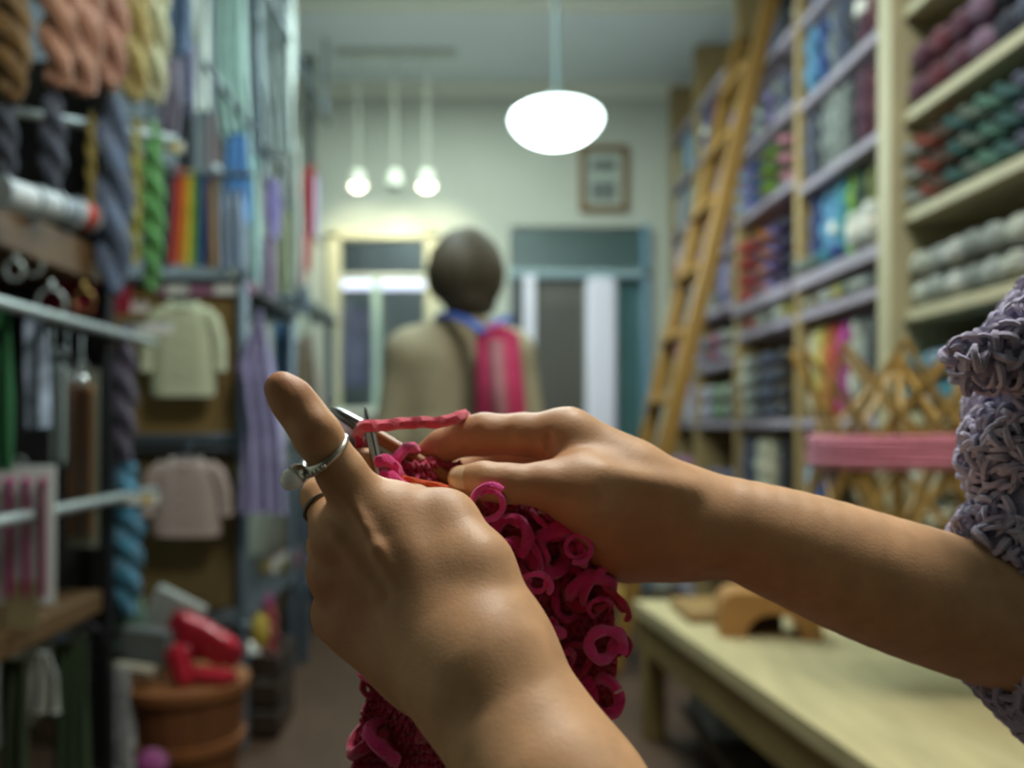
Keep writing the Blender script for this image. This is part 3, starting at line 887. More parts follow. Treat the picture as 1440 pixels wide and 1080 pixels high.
def hang(label, pxc, py0, py1, d, rpx, color, turns=None, group=None, band=None, tilt=0):
    p = P(pxc, py0, d)
    L = (py1 - py0) / F * d
    return hank(label, tuple(p), L, rpx / F * d, color, turns, group, (0, tilt, random.uniform(0, 3)), band)
G1 = 'hanks on the upper rail of the black rack'
hang('ochre twisted hank at the outer end of the upper rail', 15, -40, 135, 1.85, 30, '8a6420', 2, G1)
hang('peach twisted hank on the upper rail, first after the ochre one', 82, -60, 118, 2.0, 30, 'd39a7c', 1.5, G1)
hang('peach twisted hank on the upper rail, second after the ochre one', 118, -60, 128, 2.1, 29, 'd8a288', 1.5, G1)
hang('peach twisted hank on the upper rail, third after the ochre one', 155, -60, 122, 2.2, 28, 'd0977e', 1.5, G1)
hang('golden cream twisted hank beside the peach hanks', 188, -60, 138, 2.35, 27, 'c9b468', 1.5, G1)
hang('pale cream twisted hank last on the upper rail', 216, -60, 140, 2.5, 26, 'd8d8ac', 1.5, G1)
G2 = 'dark hanks on the middle rail of the black rack'
hang('slate blue hank on the middle rail, cut by the frame edge', 8, 140, 262, 1.86, 18, '39455c', 1.5, G2)
hang('slate blue hank on the middle rail, alone before the black gap', 74, 138, 268, 2.0, 21, '3f4a62', 1.5, G2)
hang('narrow mustard hank behind the black post', 128, 160, 290, 2.22, 8, 'a08a2c', 2, G2)
hang('long slate blue hank hanging in front of the black post', 160, 148, 410, 2.28, 29, '62789a', 1.5, G2)
hang('thin lemon hank between the slate and green hanks', 190, 168, 372, 2.42, 10, 'b8b040', 3, G2)
hang('fresh green twisted hank hanging past the black post', 214, 178, 408, 2.5, 19, '5fae55', 3, G2)
hang('dark mauve grey hank hanging below the price strips', 174, 462, 648, 2.42, 20, '514a63', 2, 'hanks on the lower rails of the black rack')
hang('turquoise blue hank hanging low beside the basket', 178, 655, 862, 2.45, 26, '3f93b8', 2.5, 'hanks on the lower rails of the black rack')
# S-hooks so the two top rails carry what hangs there
TAGY = mat('yellow_sticker', 'd8b93a', .6)
def strip(label, px, py, d, wpx, sticker=True):
    p = P(px, py, d)
    t = thing('price_strip', label, 'price tag', tuple(p), 'price strips on the rails')
    Wd = wpx / F * d
    MB().box(p, (Wd, .004, .032), bev=.002).build('card', mat('white_card', 'dfe3e0', .5), t)
    if sticker: MB().box(p + np.array([Wd * .25, -.003, 0]), (.02, .002, .022)).build('sticker', TAGY, t)
    MB().beam(p + np.array([-Wd / 2, 0, .018]), p + np.array([Wd / 2, 0, .018]), .006, .006).build('clip', CHROME, t)
strip('white price strip at the end of the middle rail', 192, 178, 2.56, 55, False)
strip('white price strip with yellow sticker above the green hank', 236, 208, 2.6, 46)
strip('white price strip where the rail passes the black post', 178, 432, 2.52, 60, False)
strip('white price strip beside the cream baby sweater', 212, 462, 2.6, 62, False)
strip('white price strip with yellow sticker on the turquoise hank', 190, 702, 2.40, 66)
# spools lying on the brown shelf
SPOOL = mat('white_spool_thread', 'c2cdd2', .6, noise=.1, nscale=60)
def spool(label, px, py, d, rpx, Lpx, m, dirv=(.35, 1, 0), grp='spools on the brown shelf'):
    p = P(px, py, d)
    r = rpx / F * d; L = Lpx / F * d
    t = thing('thread_spool', label, 'spool', tuple(p), grp)
    ax = np.array(dirv, float); ax /= np.linalg.norm(ax)
    MB().lathe([(r * .4, -L / 2 + .003), (r * .92, -L / 2 + .006), (r, -L * .3), (r, L * .3), (r * .92, L / 2 - .006), (r * .4, L / 2 - .003)], p, 20, ax).build('thread', m, t)
    for sg in (-1, 1):
        MB().lathe([(r * .3, -.006), (r * 1.12, -.005), (r * 1.12, .005), (r * .3, .006)], p + ax * sg * L / 2, 20, ax).build('flange', mat('spool_flange', 'a9b6bd', .35), t)
spool('white thread spool lying at the outer end of the brown shelf', 25, 278, 1.75, 22, 55, SPOOL)
spool('pale grey thread spool, second on the brown shelf', 66, 288, 1.95, 20, 32, SPOOL)
spool('dull grey thread spool, third on the brown shelf', 92, 296, 2.1, 18, 26, mat('grey_spool_thread', '8794a0', .6))
spool('red thread spool beside the black post', 116, 303, 2.22, 20, 28, mat('red_spool_thread', 'b8402c', .6))
# wire hoops and red cloth below the shelf
def hoop(label, px, py, d, rpx, m, grp='wire hoops under the brown shelf'):
    p = P(px, py, d); r = rpx / F * d
    t = thing('wire_hoop', label, 'hoop', tuple(p), grp)
    MB().tube([p + r * np.array([.8 * math.cos(a), .5 * math.cos(a) * .4, math.sin(a)]) for a in np.linspace(0, 2 * PI, 29)[:-1]], .004, 7, closed=True).build('wire', m, t)
    MB().lathe([(.006, 0), (.007, .015), (.004, .02)], p + np.array([0, 0, r]), 10).build('clasp', m, t)
hoop('pale metal hoop hanging beside the crimson cloth', 72, 428, 2.02, 22, CHROME)
hoop('brass metal hoop hanging over the crimson cloth', 118, 424, 2.2, 16, mat('brass', 'a58d55', .3, metal=1))
hoop('small pale hoop high at the frame edge', 20, 380, 1.9, 14, CHROME)
hoop('slim pale hoop under the brown shelf', 46, 372, 2.0, 15, CHROME)
CRIM = mat('crimson_cloth', '8e2138', .85, noise=.25, nscale=18)
def drape(name, label, cat, outline, d, m, pleats=4, amp=.012, thick=.004, group=None, cols=22, parts=None):
    """outline rows (py, px_left, px_right) -> hanging cloth with folds, d metres away"""
    ry = [o[0] for o in outline]
    G = []
    for y in np.linspace(ry[0], ry[-1], 20):
        l = np.interp(y, ry, [o[1] for o in outline]); r = np.interp(y, ry, [o[2] for o in outline])
        row = []
        for t in np.linspace(0, 1, cols):
            q = P(l + (r - l) * t, y, d)
            q[1] += amp * math.sin(t * pleats * 2 * PI + .6 * math.sin(y / 40)) * min(1, .35 + (y - ry[0]) / 120)
            row.append(q)
        G.append(row)
    top = P((outline[0][1] + outline[0][2]) / 2, ry[0], d)
    e = thing(name, label, cat, tuple(top), group)
    MB().grid(G, thick).build('cloth', m, e)
    mh = MB()
    mh.tube([q + np.array([0, -.001, 0]) for q in G[-1]], thick * 1.1, 6)
    mh.build('hem', m, e)
    mt = MB(); mt.tube([q + np.array([0, 0, .002]) for q in G[0]], thick * 1.0, 6); mt.build('top_edge', m, e)
    return e
drape('cloth', 'crimson cloth bunched behind the wire hoops', 'cloth', [(402, 68, 132), (420, 64, 136), (440, 70, 134)], 2.3, CRIM, 3, .03)
drape('cloth', 'crimson cloth corner showing past the black post', 'cloth', [(405, 158, 186), (420, 158, 186), (440, 162, 184)], 2.46, CRIM, 2, .01)
# packets hanging under the chrome rail
drape('printed_ribbon', 'blue white printed ribbon hanging from the chrome rail', 'ribbon', [(452, 36, 66), (520, 34, 68), (600, 36, 70)], 1.98, mat('blue_white_print', '9fb0c8', .7, noise=.7, nscale=26), 1, .01)
drape('green_cloth', 'dark green cloth hanging at the frame edge', 'cloth', [(440, -20, 14), (560, -20, 18), (660, -22, 18)], 1.84, mat('bottle_green_cloth', '1f5a35', .85, noise=.2, nscale=12), 2, .01)
def packet(label, px, py0, py1, d, wpx, items, cardc='c9d2d0', grp='needle packets on the black rack', ring=True):
    p0, p1 = P(px, py0, d), P(px, py1, d)
    Wd, Hh = wpx / F * d, p0[2] - p1[2]
    t = thing('needle_packet', label, 'packet', tuple(p0), grp)
    c = (p0 + p1) / 2
    MB().box(c, (Wd, .003, Hh), bev=.001).build('backing_card', mat('card_' + cardc, cardc, .6), t)
    n = len(items)
    for i, col in enumerate(items):
        x = c[0] + (i - (n - 1) / 2) * Wd / (n + .3)
        MB().lathe([(.002, 0), (.0065, .01), (.0065, Hh * .80), (.009, Hh * .81), (.009, Hh * .85), (.003, Hh * .87)], (x, c[1] - .010, p1[2] + Hh * .05), 10).build('needle', mat('needle_' + col, col, .35), t)
    MB().box(c + np.array([0, -.022, -Hh * .03]), (Wd * .98, .0015, Hh * .92)).build('sleeve', CLEAR, t)
    MB().tube([p0 + np.array([.012 * math.cos(a), 0, .012 * math.sin(a) + .008]) for a in np.linspace(0, 2 * PI, 15)[:-1]], .002, 6, closed=True).build('hang_loop', CHROME, t)
packet('tall needle packet with brown needles beside the black post', 116, 520, 770, 2.2, 46, ['7a4a2c', '5d3a26', '8a6038'], '6f7568')
packet('dark needle packet with pale needles next to the printed ribbon', 84, 500, 660, 2.08, 30, ['7f8f8c', '9aa8a6'], '2c3536')
packet('white packet with four magenta needles at the frame edge', 28, 655, 850, 1.9, 100, ['a52672', 'b02a7c', 'a52672', '96235f'], 'ced6d6')
for i, (px, py, nm) in enumerate(((74, 530, 'outer'), (95, 532, 'middle'), (115, 534, 'inner'))):
    b = thing('glass_bead', f'{nm} one of three bright clear beads strung under the chrome rail', 'bead', tuple(P(px, py, 2.1)), 'bright beads under the rail')
    MB().ellipsoid(P(px, py, 2.1), (.014, .012, .013), 14, 10).build('bead', mat('bright_bead', 'eef6f8', .05, metal=.8), b)
    MB().tube([P(px, py - 6, 2.1), P(px, 462, 2.15)], .0015, 5).build('string', CHROME, b)
tagp = tag(MB().box(P(30, 850, 1.9), (.075, .004, .11), bev=.002).build('price_card', mat('tan_card', 'a8a07a', .7), org=P(30, 850, 1.9)), 'tan price card standing on the low brown shelf', 'price tag')
# below the low brown shelf
drape('cloth_bag', 'pale cloth bag hanging below the low shelf', 'bag', [(920, 52, 70), (950, 44, 82), (1000, 42, 84)], 2.0, mat('pale_bag_cloth', '8f948e', .8), 2, .012)
drape('green_cloth', 'moss green cloth hanging behind the pale bag', 'cloth', [(905, 78, 122), (990, 76, 124), (1085, 74, 126)], 2.25, mat('moss_cloth', '33452c', .85, noise=.2, nscale=12), 3, .012)
drape('green_cloth', 'dark olive cloth hanging at the lowest frame corner', 'cloth', [(930, 2, 36), (1000, 0, 38), (1085, 0, 38)], 1.95, mat('olive_cloth', '28331f', .85), 2, .012)
hoop('large black hoop hooked on the black post', 124, 905, 2.26, 26, BLACK, 'hoops on the black rack')

# ------------------------------------------------------------ grey wire rack with baby sweaters
r2 = thing('wire_rack', 'grey metal rack with a brown board end facing the aisle', 'rack', (-1.1, 3.4, 0))
for x, y in ((-.775, 2.92), (-.80, 3.85), (-1.40, 2.92), (-1.40, 3.85)):
    MB().lathe([(.02, 0), (.02, 1.62), (.012, 1.63)], (x, y, 0), 12).build('post', GREYM, r2)
    for z in (.4, 1.0, 1.6):
        MB().lathe([(.02, 0), (.027, .005), (.027, .03), (.02, .035)], (x, y, z), 12).build('collar', GREYM, r2)
for z in (.42, 1.02, 1.60):
    MB().box((-1.09, 3.39, z), (.62, .96, .025), bev=.004).build('shelf', mat('dark_grey_metal', '33383d', .5), r2)
BRB = mat('brown_kraft_board', '7d6639', .75, noise=.15, nscale=6)
MB().box((-1.09, 2.955, 1.33), (.60, .02, .52), bev=.003).build('end_board', BRB, r2)
MB().box((-1.09, 2.955, .76), (.60, .02, .58), bev=.003).build('end_board', mat('olive_board', '6a5a36', .75, noise=.15, nscale=6), r2)
MB().box((-1.09, 2.94, 1.06), (.62, .03, .03), bev=.003).build('cross_rail', GREYM, r2)
MB().box((-.905, 2.93, 1.575), (.33, .012, .05), bev=.003).build('label_holder', mat('mauve_strip', '9c6a8a', .6), r2)
for x in (-1.0, -.835):
    MB().box((x, 2.922, 1.575), (.075, .004, .042)).build('label_card', mat('white_card', 'dfe3e0', .5), r2)

def sweater(label, px, py, d, wpx, hpx, m, m2):
    """front view baby sweater: py is the shoulder line, wpx body width, hpx body height"""
    c = P(px, py, d); W = wpx / F * d; H = hpx / F * d
    e = thing('baby_sweater', label, 'sweater', tuple(c), 'baby sweaters on the brown boards')
    def loft(sections, nm, n=26, par=None, mm=m):
        v, f = [], []
        for (cx, cz, a, b, ang) in sections:
            ca, sa = math.cos(ang), math.sin(ang)
            for j in range(n):
                t = 2 * PI * j / n
                q = np.sign(math.cos(t)) * abs(math.cos(t)) ** .75 * a
                v.append(c + np.array([cx + q * ca, .022 * math.sin(t) * b * (1 + .1 * math.sin(5 * t)), cz + q * sa]))
        for i in range(len(sections) - 1):
            for j in range(n):
                j2 = (j + 1) % n
                f.append((i * n + j, i * n + j2, (i + 1) * n + j2, (i + 1) * n + j))
        f.append(tuple(range(n))[::-1]); f.append(tuple((len(sections) - 1) * n + j for j in range(n)))
        return MB().add(v, f).build(nm, mm, e)
    loft([(0, -H, W * .53, 1, 0), (0, -H * .8, W * .52, 1.05, 0), (0, -H * .45, W * .49, 1.05, 0), (0, -H * .22, W * .47, 1, 0), (0, -H * .06, W * .42, .9, 0), (0, 0, W * .26, .7, 0)], 'body')
    for sg in (1, -1):
        loft([(sg * W * .34, -H * .10, W * .13, .8, sg * 1.05), (sg * W * .49, -H * .20, W * .13, .85, sg * .8), (sg * W * .58, -H * .45, W * .12, .8, sg * .25), (sg * W * .60, -H * .70, W * .10, .75, sg * .1)], 'arm_sleeve', 16)
        loft([(sg * W * .60, -H * .695, W * .105, .85, sg * .1), (sg * W * .602, -H * .77, W * .10, .85, sg * .05)], 'cuff', 16, mm=m2)
    loft([(0, -H * 1.06, W * .50, 1.1, 0), (0, -H * .985, W * .53, 1.15, 0)], 'hem_rib', mm=m2)
    an = np.linspace(0, 2 * PI, 25)[:-1]
    MB().tube([c + np.array([W * .24 * math.cos(a), .018 * math.sin(a), .004 - .02 * max(0, -math.sin(a))]) for a in an], .007, 8, closed=True).build('collar', m2, e)
    for k in range(4):
        MB().ellipsoid(c + np.array([0, -.028, -H * (.2 + .19 * k)]), (.006, .003, .006), 10, 6).build('button', m2, e)
    MB().tube([c + np.array([-W * .34, 0, -H * .07]), c + np.array([0, 0, .02]), c + np.array([W * .34, 0, -H * .07])], .004, 7).tube(
        [c + np.array([0, 0, .02]), c + np.array([0, 0, .045]), c + np.array([.012, 0, .06]), c + np.array([.02, 0, .05])], .003, 6).build('hanger', GREYM, e)
CRM = mat('cream_knit', 'b9bfa0', .9, noise=.15, nscale=90, bump=.5, bscale=160)
CRM2 = mat('cream_rib', 'c5caae', .9, bump=.5, bscale=160)
PKN = mat('pink_grey_knit', 'a99a93', .9, noise=.15, nscale=90, bump=.5, bscale=160)
PKN2 = mat('pink_grey_rib', 'b5a69e', .9, bump=.5, bscale=160)
sweater('cream knitted baby sweater hung on the brown end board', 258, 428, 2.88, 86, 122, CRM, CRM2)
sweater('pinkish grey baby sweater hung lower, above the basket', 262, 648, 2.86, 92, 100, PKN, PKN2)

# scarves and hanks along the top of the grey rack, hung on a high rail
hr = thing('hanging_rail', 'high pale rail carrying scarves above the grey rack', 'rail', (-1.0, 3.3, 2.9))
MB().tube([(-.86, 2.85, 2.95), (-.86, 5.2, 2.95)], .014, 10).build('rail', GREYM, hr)
MB().tube([(-.90, 2.9, 2.33), (-.90, 4.2, 2.33)], .012, 10).tube([(-1.4, 2.98, 1.98), (-.76, 2.98, 1.98)], .012, 10).build('low_rail', GREYM, hr)
for y in (2.9, 4.0, 5.1):
    MB().tube([(-.86, y, 2.95), (-.86, y, CEIL)], .008, 8).build('drop_rod', GREYM, hr)
MB().tube([(-.93, 3.55, 2.205), (-.895, 5.2, 2.205)], .010, 8).build('low_rail', GREYM, hr)
for y in (2.98,): MB().tube([(-.90, y, 1.98), (-.90, y, 2.95)], .008, 8).build('drop_rod', GREYM, hr)
def cm(nm, c, **k): return mat('cloth_' + nm, c, .85, noise=.18, nscale=16, bump=.3, bscale=120, **k)
G3 = 'striped and plain scarves on the low rail'
# the rainbow scarf: four coloured lengths of one scarf
def scarf_multi(label, stripes, d, group=None):
    p = P((stripes[0][0] + stripes[-1][1]) / 2, stripes[0][2], d)
    e = thing('scarf', label, 'scarf', tuple(p), group)
    for (x0, x1, y0, y1, nm, c, lean) in stripes:
        G = []
        for y in np.linspace(y0, y1, 14):
            k = (y - y0) / (y1 - y0)
            G.append([P(x0 + (x1 - x0) * t + lean * k, y, d) + np.array([0, .006 * math.sin(t * PI * 2 + k * 3), 0]) for t in np.linspace(0, 1, 8)])
        MB().grid(G, .012).build('stripe', cm(nm, c), e)
scarf_multi('rainbow striped scarf in red, yellow, green and navy', [(246, 256, 238, 372, 'red', 'b5352c', -8), (256, 264, 240, 372, 'orange', 'cc7a28', -6), (264, 272, 240, 374, 'yellow', 'c9b93a', -4), (272, 278, 240, 374, 'green', '4c8f3a', -2), (278, 290, 242, 374, 'navy', '23406e', 0)], 2.98, G3)
drape('scarf', 'charcoal scarf hanging beside the rainbow scarf', 'scarf', [(235, 229, 244), (300, 228, 243), (374, 228, 240)], 2.98, cm('charcoal', '3b4248'), 1, .012, .006, G3)
drape('scarf', 'tan brown scarf between the navy stripe and the grey hanks', 'scarf', [(262, 290, 304), (330, 288, 304), (374, 288, 306)], 2.98, cm('tan', '7d6244'), 1, .012, .006, G3)
drape('scarf', 'rust brown scarf hanging above the tan scarf', 'scarf', [(165, 292, 306), (210, 290, 307), (255, 292, 306)], 3.3, cm('rust', '6d4634'), 1, .012, .006, G3)
drape('scarf', 'bright blue scarf hanging below the mint shawl', 'scarf', [(190, 322, 348), (250, 318, 352), (312, 320, 350)], 3.4, cm('blue', '4f7fb4'), 2, .016, .006, G3)
drape('scarf', 'pale blue grey scarf with deep folds above the label strip', 'scarf', [(272, 306, 340), (320, 304, 346), (376, 306, 346)], 3.05, cm('bluegrey', '8494a8'), 3, .02, .006, G3)
ball('chalk white yarn ball tucked above the pale blue grey scarf', tuple(P(303, 240, 3.02)), .026, 'd5dde0', 'odd balls on the scarf rail')
G4 = 'long shawls on the high rail'
drape('shawl', 'dusky blue shawl hanging highest beside the cream hanks', 'shawl', [(-60, 232, 262), (20, 230, 268), (75, 236, 262)], 3.0, cm('duskblue', '51647c'), 2, .02, .006, G4)
drape('shawl', 'mauve grey shawl hanging below the dusky blue one', 'shawl', [(85, 228, 252), (150, 224, 256), (205, 228, 250)], 2.95, cm('mauvegrey', '7a7383'), 2, .02, .006, G4)
drape('shawl', 'narrow bright white shawl hanging from the high rail', 'shawl', [(-60, 272, 302), (60, 272, 298), (155, 276, 294)], 3.2, cm('white', 'd9e4dc'), 1, .012, .006, G4)
drape('shawl', 'pale mint shawl with broken folds beside the white one', 'shawl', [(-60, 304, 344), (90, 300, 346), (185, 312, 352), (240, 338, 354)], 3.5, cm('mint', 'a9c6bd'), 3, .02, .006, G4)
drape('shawl', 'wide pale grey shawl nearest the back wall', 'shawl', [(-60, 358, 414), (90, 356, 414), (150, 376, 412), (215, 380, 414)], 4.1, cm('palegrey', 'bcc8c4'), 3, .03, .006, G4)
drape('shawl', 'dim lilac shawl behind the violet blue scarf strip', 'shawl', [(60, 258, 274), (110, 256, 274), (165, 262, 272)], 3.1, cm('dimlilac', '6f6f8c'), 1, .012, .006, G4)
G5 = 'small garments past the grey rack'
drape('scarf', 'purple scarf hanging by the pale grey shawl', 'scarf', [(255, 374, 392), (300, 372, 394), (335, 378, 390)], 3.9, cm('purple', '8a7fb8'), 1, .014, .006, G5)
drape('scarf', 'brown scarf beside the purple scarf', 'scarf', [(245, 352, 366), (290, 350, 368), (330, 354, 366)], 3.7, cm('brown', '74604f'), 1, .014, .006, G5)
drape('scarf', 'deep red scarf hanging at the far end of the racks', 'scarf', [(235, 428, 443), (290, 420, 441), (380, 420, 436)], 4.7, cm('deepred', '8c2b2c'), 1, .02, .006, G5)
drape('scarf', 'pale lilac scarf behind the deep red one', 'scarf', [(250, 436, 447), (310, 438, 447), (330, 438, 446)], 4.85, cm('palelilac', 'aaa6cc'), 1, .014, .006, G5)
drape('scarf', 'sage green scarf below the brown scarf', 'scarf', [(300, 384, 408), (360, 382, 410), (410, 386, 408)], 4.0, cm('sage', '8b9476'), 2, .02, .006, G5)
drape('scarf', 'faded red scarf under the deep red one', 'scarf', [(330, 412, 430), (380, 412, 430), (425, 414, 428)], 4.45, cm('fadedred', '8f5450'), 1, .02, .006, G5)
pg = thing('pegboard', 'grey blue pegboard behind the hanging shawls', 'board', (-1.58, 4.2, 1.7))
MB().box((-1.585, 4.2, 2.5), (.03, 2.7, 1.7), bev=.004).build('board', mat('grey_blue_board', '69747c', .8, noise=.15, nscale=4), pg)
for y in (2.9, 4.2, 5.5): MB().box((-1.56, y, 2.5), (.03, .05, 1.74), bev=.004).build('batten', GREYM, pg)
drape('shawl', 'slate shawl with deep folds between the mint and pale grey shawls', 'shawl', [(-60, 340, 366), (120, 342, 372), (250, 350, 378)], 3.85, cm('slateshawl', '86959c'), 2, .025, .006, G4)
drape('shawl', 'long ash grey shawl falling below the wide pale grey one', 'shawl', [(200, 384, 420), (300, 386, 424), (430, 396, 424)], 4.3, cm('ash', 'a5ada6'), 3, .03, .006, G4)
drape('shawl', 'dark grey coat sleeve shape at the far end by the back wall', 'shawl', [(80, 424, 444), (160, 426, 444), (240, 430, 442)], 5.0, cm('darkgrey', '4e5450'), 1, .02, .006, G4)
drape('scarf', 'pale teal scarf under the mint shawl beside the bright blue one', 'scarf', [(225, 346, 362), (320, 348, 366), (400, 350, 366)], 3.55, cm('paleteal', '8fb0aa'), 1, .02, .006, G5)
drape('scarf', 'dusty mauve scarf low between sage and faded red scarves', 'scarf', [(335, 366, 386), (390, 364, 388), (440, 368, 386)], 3.9, cm('dustymauve', '8c7d92'), 1, .02, .006, G5)
drape('scarf', 'dark slate scarf hanging in the shade beside the mauve grey shawl', 'scarf', [(150, 252, 272), (220, 250, 276), (250, 254, 274)], 3.1, cm('darkslate', '3f464c'), 1, .02, .006, G5)
# lavender shawl draped over the corner of the grey rack
drape('shawl', 'lavender shawl draped in a point at the corner of the grey rack', 'shawl', [(440, 362, 368), (480, 348, 378), (515, 334, 384), (600, 344, 398), (720, 340, 402)], 2.82, cm('lavender', 'a39fc6'), 3, .025, .005)
drape('cloth', 'pale green cloth corner showing under the lavender shawl', 'cloth', [(640, 336, 362), (660, 334, 364), (676, 336, 362)], 2.9, cm('palegreen', '9aa88a'), 1, .01)
# third rack farther down
r3 = thing('wire_rack', 'slim grey rack farther down past the lavender shawl', 'rack', (-.9, 4.2, 0))
for x, y in ((-.77, 3.98), (-.80, 4.9), (-1.35, 3.98), (-1.35, 4.9)):
    MB().lathe([(.022, 0), (.022, 1.75), (.012, 1.76)], (x, y, 0), 12).build('post', GREYM, r3)
for z in (.35, .8, 1.25, 1.7):
    MB().box((-1.06, 4.44, z), (.60, .94, .025), bev=.004).build('shelf', GREYM, r3)
MB().box((-1.38, 4.44, .9), (.02, .94, 1.7)).build('back_panel', mat('rack_back_dark', '1f2224', .8), r3)
G6 = 'things on the slim grey rack'
drape('cloth', 'navy blue cloth with pale blooms hung on the slim rack', 'cloth', [(455, 384, 404), (500, 384, 405), (545, 386, 404)], 3.95, mat('navy_bloom_cloth', '3f6484', .8, noise=.6, nscale=22), 1, .01, .004, G6)
drape('cloth', 'white cloth folded over the end of the slim rack', 'cloth', [(445, 408, 434), (470, 406, 432), (490, 408, 420)], 3.94, cm('foldwhite', 'b5c0ac'), 2, .015, .004, G6)
drape('cloth', 'grey beige long cloth hanging near the raised fingertip', 'cloth', [(470, 426, 440), (540, 430, 452), (600, 436, 462)], 3.9, cm('greybeige', '8d8577'), 1, .02, .004, G6)
drape('cloth', 'ochre brown cloth beside the grey beige cloth', 'cloth', [(480, 410, 424), (560, 408, 430), (610, 410, 432)], 3.88, cm('ochrebrown', '6b5836'), 1, .02, .004, G6)
rowc = [('mustard', 'b09a2c'), ('scarlet', 'a22c2c'), ('magenta', 'a02868'), ('peach', 'a87a5c'), ('slate', '4a5566'), ('dark teal', '2c4a4a'), ('charcoal', '2c3036'), ('grey lilac', '74708a')]
for i, (nm, c) in enumerate(rowc):
    skein(f'{nm} skein on the lower shelves of the slim rack', (-.91, 4.06 + (i % 4) * .12, (.35, .8)[i // 4] + .072), .05, c, 'skeins on the slim rack', (0, PI / 2, 0), 1.2)
for i, (nm, c) in enumerate((('dusty red', '7d4040'), ('grey green', '66705e'), ('dull violet', '5b5470'), ('steel blue', '4b6076'))):
    ball(f'{nm} yarn ball on the chest-high shelf of the slim rack', (-.88, 4.09 + i * .13, 1.2625 + .06), .055, c, 'balls on the slim rack')
hang('yellow twisted hank hanging low behind the grey post', 366, 868, 908, 2.98, 15, 'c9ae2c', 1.5, 'bright hanks behind the grey post')
hang('red twisted hank hanging low behind the grey post', 382, 855, 925, 3.05, 11, 'b0302e', 1.5, 'bright hanks behind the grey post')
hang('magenta twisted hank hanging low behind the grey post', 378, 838, 868, 3.1, 9, 'a02a78', 1.5, 'bright hanks behind the grey post')
skein('dull peach skein lying low behind the grey post', (-.80, 3.12, .262), .05, 'a9745a', 'bright hanks behind the grey post', (0, PI / 2, .5))
cr = thing('crate', 'dark wooden crate on the floor holding bright hanks behind the post', 'crate', (-.80, 3.1, 0))
for zc in (.06, .16, .26):
    MB().box((-.80, 2.995, zc), (.26, .014, .08), bev=.003).build('slat', DK, cr)
    MB().box((-.80, 3.245, zc), (.26, .014, .08), bev=.003).build('slat', DK, cr)
    MB().box((-.675, 3.12, zc), (.014, .26, .08), bev=.003).build('slat', DK, cr)
    MB().box((-.925, 3.12, zc), (.014, .26, .08), bev=.003).build('slat', DK, cr)
MB().box((-.80, 3.12, .19), (.25, .25, .02)).build('base', DK, cr)

# ------------------------------------------------------------ bushel basket with papers and red packets, second basket behind
BASK = mat('basket_wood', '6b4223', .6, noise=.25, nscale=14, stretch=(1, 1, .25))
BASK2 = mat('basket_hoop_wood', '7a4c28', .6, noise=.2, nscale=14)
def basket(label, cx, cy, r, h, z0=0):
    e = thing('bushel_basket', label, 'basket', (cx, cy, z0))
    n = 22
    for i in range(n):
        a = i * 2 * PI / n; wd = 2 * PI * r / n * 1.02
        d_ = np.array([math.cos(a), math.sin(a), 0]); s_ = np.array([-math.sin(a), math.cos(a), 0])
        b0, b1 = r * .78, r * (1.0 + .004 * (i % 2))
        v = []
        for (rr, zz, k) in ((b0, .005, .78), (r * .92, h * .5, .92), (b1, h, 1.0)):
            for sg in (-1, 1):
                for th in (0, .006):
                    v.append(np.array([cx, cy, z0 + zz]) + d_ * (rr - th) + s_ * sg * wd * k / 2)
        f = []
        for j in range(2):
            o = j * 4
            f += [(o, o + 4, o + 6, o + 2), (o + 1, o + 3, o + 7, o + 5), (o, o + 1, o + 5, o + 4), (o + 2, o + 6, o + 7, o + 3)]
        f += [(0, 2, 3, 1), (8, 9, 11, 10)]
        MB().add(v, f).build('stave', BASK, e, smooth=False)
    for zz, rr in ((h * .96, 1.012), (h * .52, .94), (h * .08, .81)):
        MB().lathe([(r * rr, -.016), (r * rr + .009, -.014), (r * rr + .009, .014), (r * rr, .016)], (cx, cy, z0 + zz), 40).build('hoop', BASK2, e)
    MB().lathe([(.001, 0), (r * .76, 0), (r * .76, .01), (.001, .012)], (cx, cy, z0 + .004), 30).build('base', BASK, e)
    return e
bc = P(262, 960, 2.52)
basket('brown wooden bushel basket full of papers and red packets', bc[0], 2.52, .172, .36)
bc2 = P(262, 830, 2.92)
MB_ = basket('dark bushel basket standing behind under the pink sweater', -1.03, 3.16, .17, .30, .4325)
WHP = mat('white_paper', 'b7c1bd', .7)
def sheet(label, px, py, d, sz, rot, m, cat='paper', nm='paper_bundle', th=.02):
    p = P(px, py, d)
    e = thing(nm, label, cat, tuple(p), 'contents of the bushel basket')
    R = Matrix.Rotation(rot[2], 3, 'Z') @ Matrix.Rotation(rot[1], 3, 'Y') @ Matrix.Rotation(rot[0], 3, 'X')
    R = np.array(R)
    for k in range(3):
        MB().box(p + R @ np.array([.003 * k, th * (k - 1) * .45, .004 * (k % 2)]), (sz[0], th * .3, sz[1]), R, .002).build('sheet', m, e)
sheet('white folded papers standing tallest in the bushel basket', 238, 875, 2.55, (.15, .20), (.35, .5, .1), WHP)
sheet('grey green papers leaning by the black post in the basket', 185, 905, 2.50, (.10, .26), (.1, -.2, .2), mat('grey_green_paper', '5f7a6c', .7))
sheet('grey envelopes in front of the white papers in the basket', 205, 910, 2.45, (.13, .12), (.3, .1, .0), mat('grey_paper', '737b7c', .7))
sheet('small cream leaflets low at the basket rim', 188, 945, 2.40, (.11, .045), (.5, .15, .0), mat('cream_paper', 'b8b09c', .7))
REDP = mat('glossy_red_packet', 'b02538', .22, coat=.5)
